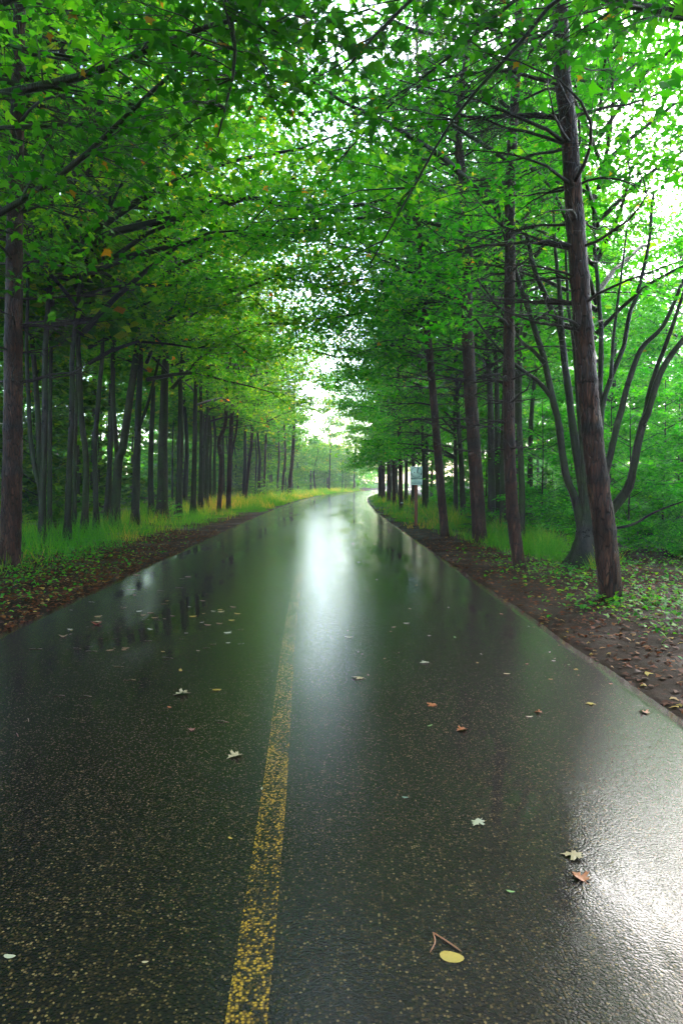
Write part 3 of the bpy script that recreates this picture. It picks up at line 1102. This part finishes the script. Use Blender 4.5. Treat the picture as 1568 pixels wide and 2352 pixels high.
LB = (-6.6, 7.6)
limb_tree('maple_tree', LB, 'big maple whose leafy dark limbs reach over the road from behind the red-brown pine',
          [(lp([(-560, 560, 7.6), (-150, 560, 7.5), (130, 420, 7.4), (330, 240, 7.3), (470, 110, 7.2), (600, -20, 7.0)], LB), .05),
           (lp([(-560, 350, 7.6), (-100, 250, 7.2), (180, 190, 6.9), (380, 110, 6.6), (540, 60, 6.3), (640, 90, 6.1)], LB), .06),
           (lp([(-560, 250, 7.6), (-50, 40, 8.0), (200, -60, 8.3), (430, -60, 8.6), (560, 60, 8.9), (620, 190, 9.0)], LB), .06),
           (lp([(-560, 150, 7.6), (0, -150, 7.0), (280, -140, 6.6), (480, -40, 6.3), (540, 130, 6.1), (500, 330, 6.0)], LB), .05),
           (lp([(-560, 450, 7.6), (-180, 330, 8.4), (60, 300, 9.2), (250, 300, 9.8), (360, 350, 10.2)], LB), .045)],
          201, [(0, 0, .5), (.05, 0, 2.5), (0, .1, 5), (.1, .2, 9), (.1, .2, 12)], .20, 300, 2600, (.40, .55, .45))  # last colour darkens the leaves: silhouette shade put into their tint
RB = (5.9, 7.4)
rb_tree = limb_tree('maple_tree', RB, 'big maple with a thick bare limb and long drooping twigs hanging over the road',
          [(lp([(2030, 220, 7.4), (1700, 90, 7.4), (1540, 45, 7.4), (1400, 15, 7.4), (1200, -60, 7.5), (1040, -60, 7.7), (900, -10, 7.9)], RB), .07),
           (lp([(2030, 120, 7.4), (1650, -80, 7.5), (1330, -20, 7.6), (1180, 130, 7.7), (1040, 290, 7.8), (930, 480, 7.9), (850, 620, 8.0)], RB), .035),
           (lp([(2030, 60, 7.4), (1600, -140, 8.2), (1250, -30, 9.0), (1060, 120, 9.5), (900, 250, 9.8), (760, 400, 10.)], RB), .04),
           (lp([(2030, 20, 7.4), (1700, -200, 7.0), (1350, -190, 6.8), (1080, -90, 6.7), (900, 60, 6.6), (790, 180, 6.6)], RB), .045)],
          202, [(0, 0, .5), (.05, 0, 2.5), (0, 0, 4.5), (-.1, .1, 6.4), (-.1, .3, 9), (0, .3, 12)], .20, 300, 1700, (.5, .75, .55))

put('foliage', CROWN_SLIM[0][1], rb_tree, (0, .1, -1.0), math.pi, 1.0, color=(.7, 1.1, .8), kind='stuff')  # extra crown, mostly out of view, added to break up the sun's glint

# the rows go on beside and behind the viewer
for x, y in [(-7.2, 2.5), (-6.8, -3.5), (-7.6, -9.5), (-6.6, -16), (-9.5, 9.5), (-10.5, 4), (6.2, -1.5), (6.8, -8), (6.2, -14.5), (9.5, -4)]:
    n_tree[0] += 1
    t = thing('maple_tree', (x, y, gz(x, y)), 'tall maple shading the near end of the road', 'tree', 'maples shading the near end of the road')
    mb = MB()
    trunk_mesh(mb, [np.array([0, 0, -.1]), np.array([.05, 0, 2.5]), np.array([-.05, .1, 6]), np.array([.1, 0, 12.5])], .17, .05, 10, 20, seed=n_tree[0])
    obj('trunk', mb.mesh('trunk'), M['dark_bark'], t)
    br, fol = CROWN_MID[n_tree[0] % 4]
    rz = (0 if x < 0 else math.pi) + random.gauss(0, .3)
    put('branchwork', br, t, rz=rz, scale=1.08, kind='stuff')
    put('foliage', fol, t, rz=rz, scale=1.08, color=(1, 1.1, .9), kind='stuff')

# ------------------------------------------------------------------ bushes and saplings
def bush_proto(seed, h, rad, n, size):
    r = np.random.default_rng(seed)
    mb = MB()
    A = []
    for i in range(26):
        az = i * 2.4 + r.normal(0, .3)
        z = h * r.uniform(.05, 1)
        L = rad * r.uniform(.6, 1.15) * (1.1 - .5 * z / h)
        p0 = np.array([0, 0, max(.02, z - L * .35)])
        tip = np.array([math.cos(az) * L, math.sin(az) * L, z - .12 * L])
        mid = p0 * .5 + tip * .5 + np.array([0, 0, .16 * L])
        mb.tube([p0, mid, tip], [.013, .008, .003], 4, cap=False)
        A.append((p0, mid, tip))
        for s in range(9):
            q = r.uniform(.3, 1)
            b = p0 * (1 - q) ** 2 + mid * 2 * q * (1 - q) + tip * q * q
            a = az + (1 if s % 2 else -1) * r.uniform(.4, 1.2)
            l = L * .45 * (1.2 - q)
            tp = b + l * np.array([math.cos(a), math.sin(a), r.normal(-.12, .15)])
            mb.tube([b, (b + tp) / 2 + np.array([0, 0, .03]), tp], [.006, .004, .002], 3, cap=False)
            A.append((b, (b + tp) / 2, tp))
    mb.tube([(0, 0, -.05), (.03, 0, h * .5), (0, .04, h)], [.03, .02, .006], 6)
    A = np.array(A)
    ln = np.linalg.norm(A[:, 2] - A[:, 0], axis=1)
    idx = r.choice(len(A), n, p=ln / ln.sum())
    q = r.uniform(.2, 1.05, n)[:, None]
    P = A[idx, 0] * (1 - q) ** 2 + A[idx, 1] * 2 * q * (1 - q) + A[idx, 2] * q * q + r.normal(0, 1, (n, 3)) * np.array([.13, .13, .05]) * rad / 1.8
    P[:, 2] = np.maximum(P[:, 2], .04)
    d, nm = leaf_orient(r, n, .3, .35)
    lc = np.clip(r.uniform(0, .8, n) + r.normal(0, .12, len(A))[idx], 0, .95)
    f = leaves_mesh('foliage', P, d, nm, size * r.uniform(.7, 1.3, n), lc, *(TRI if size < .12 else QUAD))
    f.materials.append(M['maple'])
    b = mb.mesh('stems')
    b.materials.append(M['dark_bark'])
    return b, f


BUSH = [bush_proto(301 + i, 4.6, 2.1, 9000, .105) for i in range(3)]
BUSH_FAR = [bush_proto(321 + i, 4.6, 2.1, 2600, .19) for i in range(3)]
SHRUB = [bush_proto(311 + i, 1.1, .7, 700, .075) for i in range(3)]


def bush(x, y, label, group, protos=BUSH, scale=1.0, tint=GR, name='maple_sapling', cat='sapling'):
    t = thing(name, (x, y, gz(x, y)), label, cat, group)
    b, f = protos[random.randrange(len(protos))]
    if protos is BUSH_FAR:
        f = f.copy()
    rz = random.uniform(0, 6.28)
    put('stem', b, t, rz=rz, scale=scale, kind='stuff')
    put('foliage', f, t, rz=rz, scale=scale, color=tint, kind='stuff')
    return t


for x, y, s in [(6.9, 16.4, .85), (8.6, 15.6, .9), (10.2, 17.2, 1.0), (7.6, 19.4, 1.05), (9.6, 20.4, 1.1), (12.4, 19.5, 1.1), (6.6, 22.5, 1.0), (11.6, 23.5, 1.2),
                (14.5, 22.5, 1.2), (8.6, 25.5, 1.2), (14.0, 27.5, 1.3), (17.5, 26, 1.3), (10.5, 30, 1.3), (20, 31, 1.4), (16, 34, 1.4), (7.7, 13.9, .6), (9.0, 13.4, .7)]:
    bush(x, y, 'bright green maple sapling with layered sprays beyond the fan-stemmed maple', 'saplings beyond the fan-stemmed maple', scale=s, tint=(.8 * random.uniform(.8, 1.2), 1.5, .8))
for k in range(44):
    d = 18 + 70 * r.uniform(0, 1) ** 1.3
    x = float(road_x(d)) - 11.0 - r.uniform(0, 12)
    sc_ = r.uniform(1.0, 1.7)
    look = 'tall' if sc_ > 1.35 else 'low'
    bush(x, d, f'{look} shaded leafy sapling between the trunks of the dark wood', f'{look} saplings inside the dark wood', BUSH_FAR, scale=sc_, tint=(1.0, .85, .8))
for k in range(16):
    d = r.uniform(75, 150)
    x = float(road_x(d)) - 8.5 - r.uniform(0, 12)
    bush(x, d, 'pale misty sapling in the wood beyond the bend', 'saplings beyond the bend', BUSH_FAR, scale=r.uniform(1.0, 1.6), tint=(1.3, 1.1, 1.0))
for k in range(12):
    d = r.uniform(30, 90)
    x = float(road_x(d)) + 8.5 + r.uniform(0, 14)
    bush(x, d, 'leafy sapling in the wood behind the sign', 'saplings behind the sign', BUSH_FAR, scale=r.uniform(.8, 1.4), tint=GR)
for x, y in [(7.0, 33), (8.4, 37), (9.6, 42), (7.8, 45), (11, 48), (9.2, 53)]:
    bush(x, y, 'dense sapling filling the gap behind the leaning pine', 'saplings behind the leaning pine', BUSH_FAR, 1.3, GR)
for x, y, lab in [(-6.9, 26.8, 'small leafy shrub under the black trunk on the grass verge'), (5.2, 19.8, 'low shrub in the grass between two slim pines'),
                  (4.6, 23.2, 'layered green shrub behind the leaning pine'), (5.0, 13.4, 'low green shrub at the foot of the slim red-barked pine')]:
    bush(x, y, lab, None, SHRUB, 1.0, (.8, 1.3, .9), 'shrub', 'shrub')
for k in range(7):
    d = r.uniform(58, 80)
    x = float(road_x(d)) - 6.5 - r.uniform(-.5, 2)
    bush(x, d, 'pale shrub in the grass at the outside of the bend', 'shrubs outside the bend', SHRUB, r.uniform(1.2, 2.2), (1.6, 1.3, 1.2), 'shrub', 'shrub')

# ------------------------------------------------------------------ the rest of the wood, too far off to count
n = 46000
r = np.random.default_rng(404)
P = []
while len(P) < n:
    y = r.uniform(5, 230)
    side = r.choice([-1, 1])
    o = 24 + r.uniform(0, 20)
    x = float(road_x(y)) + side * o if y < 175 else r.uniform(-50, 80)
    if y >= 175 and abs(x - road_x(y)) < 9:
        continue
    z = r.uniform(.2, 15) if r.uniform() < .4 else r.uniform(.1, 6.5)
    P.append((x, y, z))
for _ in range(16000):
    y = r.uniform(90, 185)
    P.append((float(road_x(y)) - r.uniform(12, 30), y, r.uniform(.1, 8)))
P = np.array(P)
n = len(P)
d, nm = leaf_orient(r, n, .2, .9)
fo = obj('far_wood', leaves_mesh('far_wood', P, d, nm, r.uniform(.5, 1.1, n), np.clip(r.normal(.4, .2, n), 0, .9), TRI_V, TRI_F), M['maple'],
         label='mass of green woodland far behind the trees', category='woodland', kind='stuff')
fo.color = (1, 1.1, .9, 1)

# ------------------------------------------------------------------ grass, herbs and litter
def scatter(n, y0, y1, t0, t1, side, r, pw=1.0):
    y = y0 + (y1 - y0) * r.uniform(0, 1, n) ** pw
    tt = r.uniform(0, 1, n)
    a0 = np.array([t0(v) for v in y])
    a1 = np.array([t1(v) for v in y])
    x = road_x(y) + side * (a0 + (a1 - a0) * tt)
    return x, y, tt


def grass(name, label, parts, seed):
    r = np.random.default_rng(seed)
    Ps, H, W, LC = [], [], [], []
    for (n, y0, y1, t0, t1, side, h, wdt, tan, pw) in parts:
        x, y, tt = scatter(n, y0, y1, t0, t1, side, r, pw)
        cl = vnoise(x, y, .9, seed) + .6 * vnoise(x, y, 2.6, seed + 5)
        keep = r.uniform(0, 1, n) < np.clip(.6 + cl * 2.0, .03, 1)
        keep &= r.uniform(0, 1, n) < np.clip(tt * 5, .25, 1)
        x, y, tt, cl = x[keep], y[keep], tt[keep], cl[keep]
        Ps.append(np.stack([x, y, ground_z(x, y) - .01], 1))
        H.append(h * r.uniform(.4, 1.25, len(x)) * (.5 + .6 * np.clip(tt * 2, 0, 1)) * np.clip(.85 + cl * .9, .4, 1.5))
        W.append(np.full(len(x), wdt))
        LC.append(np.clip(r.uniform(0, .6, len(x)) + np.clip(vnoise(x, y, .35, seed + 9) * 1.1 + tan, -.1, .6), 0, 1))
    P, H, W, LC = map(np.concatenate, (Ps, H, W, LC))
    k = len(P)
    d = np.stack([r.normal(0, .33, k), r.normal(0, .33, k), np.ones(k)], 1)
    nm = rand_unit_xy(r, k)
    me = leaves_mesh(name, P, d, nm, H, LC, BLADE_V * np.array([1, 1, 2.4]), BLADE_F, width=W)
    return obj(name, me, M['grass'], label=label, category='grass', kind='stuff')


grass('grass', 'tall grass along the verge under the row of dark trees',
      [(26000, 9.5, 42, lambda y: np.interp(y, [9, 13, 20, 42], [5.0, 4.6, 4.0, 3.3]), lambda y: np.interp(y, [9, 20, 42], [8.2, 8.8, 8.6]), -1, .55, .012, .08, 1.3),
       (24000, 40, 130, lambda y: 3.05, lambda y: 7.5, -1, .62, .03, .22, 1.4),
       (9000, 36, 120, lambda y: 3.0, lambda y: 4.6, -1, .16, .03, .0, 1.4)], 501)
grass('grass', 'yellowing grass round the feet of the pines by the sign',
      [(11000, 12, 24, lambda y: np.interp(y, [12, 15, 24], [5.2, 4.4, 3.5]), lambda y: np.interp(y, [12, 16, 24], [5.6, 6.0, 7.4]), 1, .42, .012, .18, 1.0),
       (17000, 23, 110, lambda y: 3.2, lambda y: 7.0, 1, .5, .024, .10, 1.5),
       (7000, 27, 110, lambda y: 3.0, lambda y: 4.2, 1, .14, .03, .05, 1.4)], 502)

r = np.random.default_rng(510)
Ps = []
for cx_, cy_, sx, sy, n in [(-5.6, 11.6, .8, .9, 500), (-5.2, 10.2, .5, .6, 150), (-5.9, 14, .8, 1.4, 900), (-6.4, 18, 1.0, 2.5, 900), (3.7, 8.7, .45, .4, 260), (4.4, 8.4, .8, .7, 500),
                            (5.0, 10, 1.0, 1.2, 700), (3.7, 11.5, .5, .8, 350), (4.2, 12.8, .6, .6, 400), (4.4, 6.9, .6, .6, 260), (3.5, 7.0, .4, .5, 70), (-4.5, 8.6, .5, .7, 90), (6.5, 13, 1.2, 1.5, 700),
                            (3.2, 15, .4, 1.5, 140), (-4.0, 12, .35, 1.5, 130), (5.6, 8.6, 1.0, .8, 500)]:
    Ps.append(np.stack([r.normal(cx_, sx, n), r.normal(cy_, sy, n)], 1))
P2 = np.concatenate(Ps)
P2 = P2[np.abs(P2[:, 0] - road_x(P2[:, 1])) > HALF + .12]
n = len(P2)
P = np.column_stack([P2, ground_z(P2[:, 0], P2[:, 1]) + np.abs(r.normal(.05, .05, n))])
d, nm = leaf_orient(r, n, -.1, .5)
obj('ground_cover', leaves_mesh('ground_cover', P, d, nm, r.uniform(.03, .085, n), r.uniform(0, 1, n), TRI_V, TRI_F), M['herb'],
    label='low green herbs sprouting from the litter on both verges', category='ground cover', kind='stuff')

r = np.random.default_rng(520)
Ps, LC = [], []
for (n, y0, y1, t0, t1, side, lo, hi) in [(12000, 5.0, 22, 2.93, 5.6, -1, .22, .97), (2500, 20, 50, 2.93, 4.3, -1, .0, .9), (7000, 3.2, 18, 2.84, 6.5, 1, 0, .9), (3000, 16, 40, 2.93, 4.6, 1, .1, .9),
                                          (5000, 9, 22, 4.5, 12, 1, 0, .8), (5000, 12, 45, 6.5, 16, -1, 0, .6)]:
    x, y, tt = scatter(n, y0, y1, lambda v: t0, lambda v: t1, side, r, 1.3)
    Ps.append(np.stack([x, y, ground_z(x, y) + .006 + r.uniform(0, .012, n)], 1))
    LC.append(lo + (hi - lo) * r.beta(1.5, 2.4 if side < 0 else 2.0, n))
P, LC = np.concatenate(Ps), np.concatenate(LC)
n = len(P)
LC[r.uniform(0, 1, n) < .03] = .93
d = rand_unit_xy(r, n)
d[:, 2] = r.normal(.05, .15, n)
nm = np.stack([r.normal(0, .3, n), r.normal(0, .3, n), np.ones(n)], 1)
obj('leaf_litter', leaves_mesh('leaf_litter', P, d, nm, r.uniform(.025, .085, n), LC, TRI_V, TRI_F), M['litter'],
    label='wet brown and russet leaf litter on the verges', category='leaf litter', kind='stuff')

# ------------------------------------------------------------------ leaves lying on the road
OVAL_V = np.array([(0, .5, .02)] + [(.30 * math.sin(a) * (1 - .12 * math.cos(a)), .5 - .5 * math.cos(a), .05 * math.cos(a * 2) * .4) for a in np.arange(0, 2 * math.pi, math.pi / 7)])
OVAL_F = np.array([(0, i, i % 14 + 1) for i in range(1, 15)])
STICK_V = np.array([(-.03, 0, .0), (.03, 0, .0), (.06, .5, .03), (0, .5, .05), (.03, 1, 0), (-.02, 1, .02)])
STICK_F = np.array([(0, 1, 2), (0, 2, 3), (3, 2, 4), (3, 4, 5)])
leafmats = {k: plain('fallen_leaf_' + k, v, .4, .3, 30, .2) for k, v in dict(yellow=(.36, .24, .02), orange=(.32, .085, .012), cream=(.40, .30, .16), pale=(.40, .37, .24), green=(.07, .22, .015),
                                                                            teal=(.11, .22, .14), tan=(.24, .14, .055), russet=(.17, .045, .018), red=(.28, .02, .01)).items()}
_h = [(.10, -.04), (.30, -.11), (.27, .0), (.40, .05), (.21, .14), (.36, .21), (.60, .29), (.49, .36), (.52, .45), (.31, .45), (.16, .43), (.23, .60), (.31, .69), (.15, .73)]
_o = [(.012, -.30), (.02, 0)] + _h + [(0, 1.0)] + [(-x, y) for x, y in _h[::-1]] + [(-.02, 0), (-.012, -.30)]
LOBED_V = np.array([(0, .30, .03)] + [(x, y, -.16 * abs(x) ** 1.3 + .03 * math.sin(9 * x + 5 * y)) for x, y in _o])
LOBED_F = np.array([(0, i, i + 1) for i in range(1, len(_o))] + [(0, len(_o), 1)])
CURL_V = LOBED_V + np.array([0, 0, 1.0])[None] * (np.abs(LOBED_V[:, :1]) ** 1.4 * .75)
SMALL_V = OVAL_V * np.array([.75, 1, 2])
SHAPES = dict(oval=(OVAL_V, OVAL_F), maple=(LOBED_V, LOBED_F), curl=(CURL_V, LOBED_F), stick=(STICK_V, STICK_F), bit=(SMALL_V, OVAL_F))
leaf_cache = {}


def fallen(px_, py_, wpx, shape, colour, label, rot=None, group=None, lift=.006):
    p = on_ground(px_, py_, .015)
    o_ = p[0] - road_x(p[1])
    z = float(road_z(p[0], p[1])[0]) if abs(o_) < HALF - .02 else gz(p[0], p[1])
    key = (shape, colour)
    if key not in leaf_cache:
        tv, tf = SHAPES[shape]
        V = tv - np.array([0, .4, 0])
        Vb = np.vstack([V, V - np.array([0, 0, .012])])
        k = len(V)
        Fs = [tuple(f) for f in tf] + [tuple(int(i) + k for i in f[::-1]) for f in tf]
        me = mesh_np('fallen_leaf', Vb, [int(i) for f in Fs for i in f], 3, smooth=False)
        me.materials.append(leafmats[colour])
        leaf_cache[key] = me
    s = wpx / F * p[1] * (1.0 if shape in ('oval', 'stick') else .95)
    o = obj('fallen_needle' if shape == 'stick' else 'fallen_leaf', leaf_cache[key])
    zmin = min(v.co.z for v in leaf_cache[key].vertices)
    o.location = (p[0], p[1], z - zmin * s + .001)
    o.scale = (s, s, s)
    o.rotation_euler = (random.gauss(0, .06), random.gauss(0, .06), random.uniform(0, 6.28) if rot is None else rot)
    o['label'] = label
    o['category'] = 'pine needle' if shape == 'stick' else 'leaf'
    if group:
        o['group'] = group
    return o


for a_ in [
    (1043, 2205, 58, 'oval', 'yellow', 'oval yellow leaf lying on the wet road near the bent twig', 1.35),
    (1313, 1965, 50, 'maple', 'cream', 'cream two-winged maple leaf on the wet road beside an orange leaf', 1.2),
    (1330, 2015, 44, 'curl', 'orange', 'curled orange maple leaf beside the cream maple leaf', .4),
    (1096, 1893, 34, 'maple', 'pale', 'whitish maple leaf lying alone on the dark wet road', 2.4),
    (1174, 2050, 22, 'bit', 'green', 'small bright green leaf between the orange leaf and the bent twig', 1.5),
    (932, 1836, 17, 'bit', 'teal', 'tiny bluish green leaf on the middle of the lane', 1.4),
    (1059, 1678, 26, 'curl', 'orange', 'tan curled maple leaf with its stalk out on the road', 2.0),
    (990, 1620, 26, 'maple', 'orange', 'flat orange maple leaf next to the tan curled one', .8),
    (988, 1668, 16, 'bit', 'green', 'small yellow-green leaf between two orange maple leaves', 2.1),
    (1235, 1635, 18, 'curl', 'orange', 'small orange leaf touching a cream leaf', 1.1),
    (1217, 1645, 18, 'bit', 'cream', 'small cream leaf touching an orange leaf', 1.7),
    (1356, 1615, 22, 'maple', 'yellow', 'yellow maple leaf close to the wet road edge', 2.9),
    (1478, 1633, 24, 'curl', 'orange', 'orange leaf on the bluish wet road edge', .5),
    (974, 1522, 22, 'maple', 'pale', 'pale maple leaf on the lane ahead of the orange ones', .2),
    (822, 1560, 28, 'maple', 'cream', 'cream maple leaf beside the bright reflection', 1.3),
    (803, 1465, 20, 'bit', 'pale', 'narrow pale leaf beside the bright reflection', 1.5),
    (935, 1433, 17, 'bit', 'pale', 'small whitish leaf on the far part of the lane', 1.2),
    (1165, 1547, 18, 'bit', 'cream', 'small cream leaf on the green reflection', 1.6),
    (415, 1598, 34, 'curl', 'cream', 'upright curled cream maple leaf on the opposite lane', 1.9),
    (390, 1628, 14, 'bit', 'orange', 'small orange leaf by the upright curled cream leaf', .9),
    (537, 1742, 34, 'curl', 'cream', 'pale curled maple leaf near the yellow line', 2.2),
    (605, 1817, 18, 'oval', 'pale', 'round pale leaf lying on the yellow line', .4),
    (530, 1930, 14, 'bit', 'yellow', 'tiny yellow leaf beside the worn yellow line', 1.0),
    (25, 2202, 30, 'bit', 'pale', 'greenish white leaf alone on the opposite lane', 1.5),
    (335, 2215, 17, 'bit', 'cream', 'tiny cream leaf alone on the dark tarmac of the opposite lane', 1.6),
    (500, 1588, 22, 'oval', 'yellow', 'yellow leaf with a long stalk on the opposite lane', 1.5),
    (415, 1543, 17, 'bit', 'yellow', 'small yellow leaf ahead of the upright curled cream leaf', .4),
    (145, 1462, 18, 'curl', 'tan', 'tan curled leaf by the litter edge', .4),
    (440, 1680, 18, 'curl', 'russet', 'russet curled leaf behind the pale one near the yellow line', .3),
    (222, 1434, 22, 'curl', 'red', 'bright red leaf on the edge of the russet litter', .3),
]:
    fallen(*a_)
for x, y, wd, c_, rot in [(300, 1563, 30, 'yellow', 1.45), (202, 1601, 36, 'tan', 1.5), (390, 1514, 32, 'tan', 1.45), (515, 1662, 36, 'russet', 1.35), (180, 1490, 24, 'tan', 1.3), (212, 1496, 28, 'cream', 1.5),
                          (500, 1590, 36, 'yellow', 1.4), (65, 1655, 26, 'tan', .5), (40, 1690, 26, 'russet', .6), (275, 1532, 24, 'yellow', 1.5), (85, 1490, 30, 'tan', 1.55), (140, 1598, 30, 'tan', 1.6)]:
    fallen(x, y, wd, 'stick', c_, 'pale fallen pine needle on the wet opposite lane', rot, 'needles on the wet lane')
rr = random.Random(77)
for k in range(70):
    x, y = rr.uniform(150, 560), rr.uniform(1300, 1500)
    p = on_ground(x, y)
    if abs(p[0] - road_x(p[1])) > HALF - .1:
        continue
    fallen(x, y, rr.uniform(7, 20), rr.choice(['stick', 'bit', 'bit']), rr.choice(['yellow', 'cream', 'tan', 'pale', 'tan']),
           'small light scrap of leaf strewn along the water at the road edge', rr.uniform(1.2, 1.9), 'scraps along the road edge')
for k in range(60):
    x, y = rr.uniform(760, 1420), rr.uniform(1240, 1580)
    p = on_ground(x, y)
    if abs(p[0] - road_x(p[1])) > HALF - .1:
        continue
    fallen(x, y, rr.uniform(5, 12), rr.choice(['bit', 'bit', 'maple']), rr.choice(['yellow', 'cream', 'tan', 'orange', 'green', 'pale']),
           'small leaf scattered over the lane beside the sign', None, 'small leaves on the lane')
# bent double needle
mb = MB()
a_, b__, c__ = on_ground(994, 2146, .02), on_ground(1060, 2190, .02), on_ground(987, 2192, .02)
za = road_z(a_[0], a_[1])[0]
mid = (a_ + c__) / 2 + np.array([.012, 0, 0])
for pts in ([a_, (a_ + b__) / 2 + np.array([0, .004, 0]), b__], [a_, mid, c__]):
    pts = np.array(pts) - a_
    pts[:, 2] = .0
    mb.tube(spline(pts, 8), [.0024] * 7 + [.0012], 6)
tw = obj('fallen_twig', mb.mesh('fallen_twig'), plain('reddish_twig', (.30, .11, .05), .4, .3), label='reddish bent double needle lying on the wet road', category='twig')
tw.location = (a_[0], a_[1], za + .004)

# ------------------------------------------------------------------ the sign
sb = on_ground(955, 1208)
sb[2] = gz(sb[0], sb[1])
sd = sb[1]
px = sd / F
sg = thing('sign', sb, 'pale green notice sign with a round pictogram on a brown post', 'sign')
brown = plain('brown_painted_wood', (.17, .042, .018), .5, .3, 20)
pale = plain('pale_sign_face', (.60, .80, .70), .35, .06, 6, .03)
ink = plain('sign_ink', (.012, .03, .028), .5, .1)
ink2 = plain('sign_green_ink', (.05, .16, .13), .5, .1)
mb = MB()
hp = (1208 - 1090) * px
mb.box((0, .03, hp / 2 - .15), (7 * px, .07, hp + .3))
obj('post', mb.mesh('post', False), brown, sg)


def sx(cx_):
    return (cx_ - 605) * (100 / 1307) / 1.0631 * px


def szz(cy_):
    return (1208 - (1120 + cy_ * 180 / 2352) / 1.0631) * px


def panel(name, x0, x1, y0, y1, y, th, mat, par):
    mb = MB()
    mb.box(((x0 + x1) / 2, y, (y0 + y1) / 2), (x1 - x0, th, abs(y1 - y0)))
    return obj(name, mb.mesh(name, False), mat, par)


up = panel('picture_panel', sx(415), sx(795), szz(632), szz(258), -.02, .012, pale, sg)
panel('panel_rail', sx(405), sx(800), szz(665), szz(634), -.016, .012, ink2, sg)
lo = panel('text_panel', sx(415), sx(795), szz(842), szz(667), -.02, .012, pale, sg)
mb = MB()
cxm, czm = sx(605), szz(445)
ra, rb = (sx(775) - sx(435)) / 2, (szz(285) - szz(610)) / 2
th = np.linspace(0, 2 * math.pi, 41)
mb.tube([(cxm + ra * math.cos(a), -.028, czm + rb * math.sin(a)) for a in th], .007, 5, cap=False)
obj('ring', mb.mesh('ring'), ink2, up)
mb = MB()
mb.tube([(sx(660), -.030, szz(295)), (sx(632), -.030, szz(460))], .018, 6)
obj('black_bar', mb.mesh('black_bar'), ink, up)
for x, y in ((455, 493), (545, 447), (678, 465), (750, 493)):
    mb = MB()
    mb.tube([(sx(x), -.034, szz(y)), (sx(x), -.026, szz(y))], .020, 10)
    obj('dot', mb.mesh('dot'), ink, up)
mb = MB()
mb.tube([(sx(430), -.029, szz(425)), (sx(455), -.029, szz(493)), (sx(545), -.029, szz(500)), (sx(605), -.029, szz(485)), (sx(680), -.029, szz(500)), (sx(750), -.029, szz(493)), (sx(780), -.029, szz(440))], .005, 5)
obj('pictogram_line', mb.mesh('pictogram_line'), ink2, up)
for y, x0, x1 in ((718, 495, 705), (757, 440, 752), (797, 455, 745)):
    mb = MB()
    rr = random.Random(int(y))
    x = x0
    while x < x1:
        wd = rr.uniform(12, 24)
        mb.box(((sx(x) + sx(x + wd)) / 2, -.027, szz(y)), (sx(wd + 605) * .8, .003, (szz(0) - szz(22)) * rr.uniform(.7, 1)))
        x += wd + 4
    obj('text_line', mb.mesh('text_line', False), ink2, lo)

# pale tag nailed to the pine next to the sign
tb = np.array(TAGGED.location)
tp = at(922, 1154.5, tb[1]) - tb
mb = MB()
mb.box((tp[0], -.155, tp[2]), (.12, .07, .06))
obj('tag', mb.mesh('tag', False), plain('pale_tag', (.55, .62, .58), .4, .1), TAGGED)

# ------------------------------------------------------------------ wet air
mb = MB()
mb.box((20, 115, 10.6), (420, 330, 24.4))
m, t, out = material('damp_air')
pv = N(t, 'VolumePrincipled', Density=.0011)
pv.inputs['Color'].default_value = (.93, .97, .95, 1)
pv.inputs['Anisotropy'].default_value = .35
t.links.new(pv.outputs[0], out.inputs['Volume'])
hz = obj('haze', mb.mesh('haze', False), m, kind='stuff', label='thin damp haze hanging along the road', category='haze')
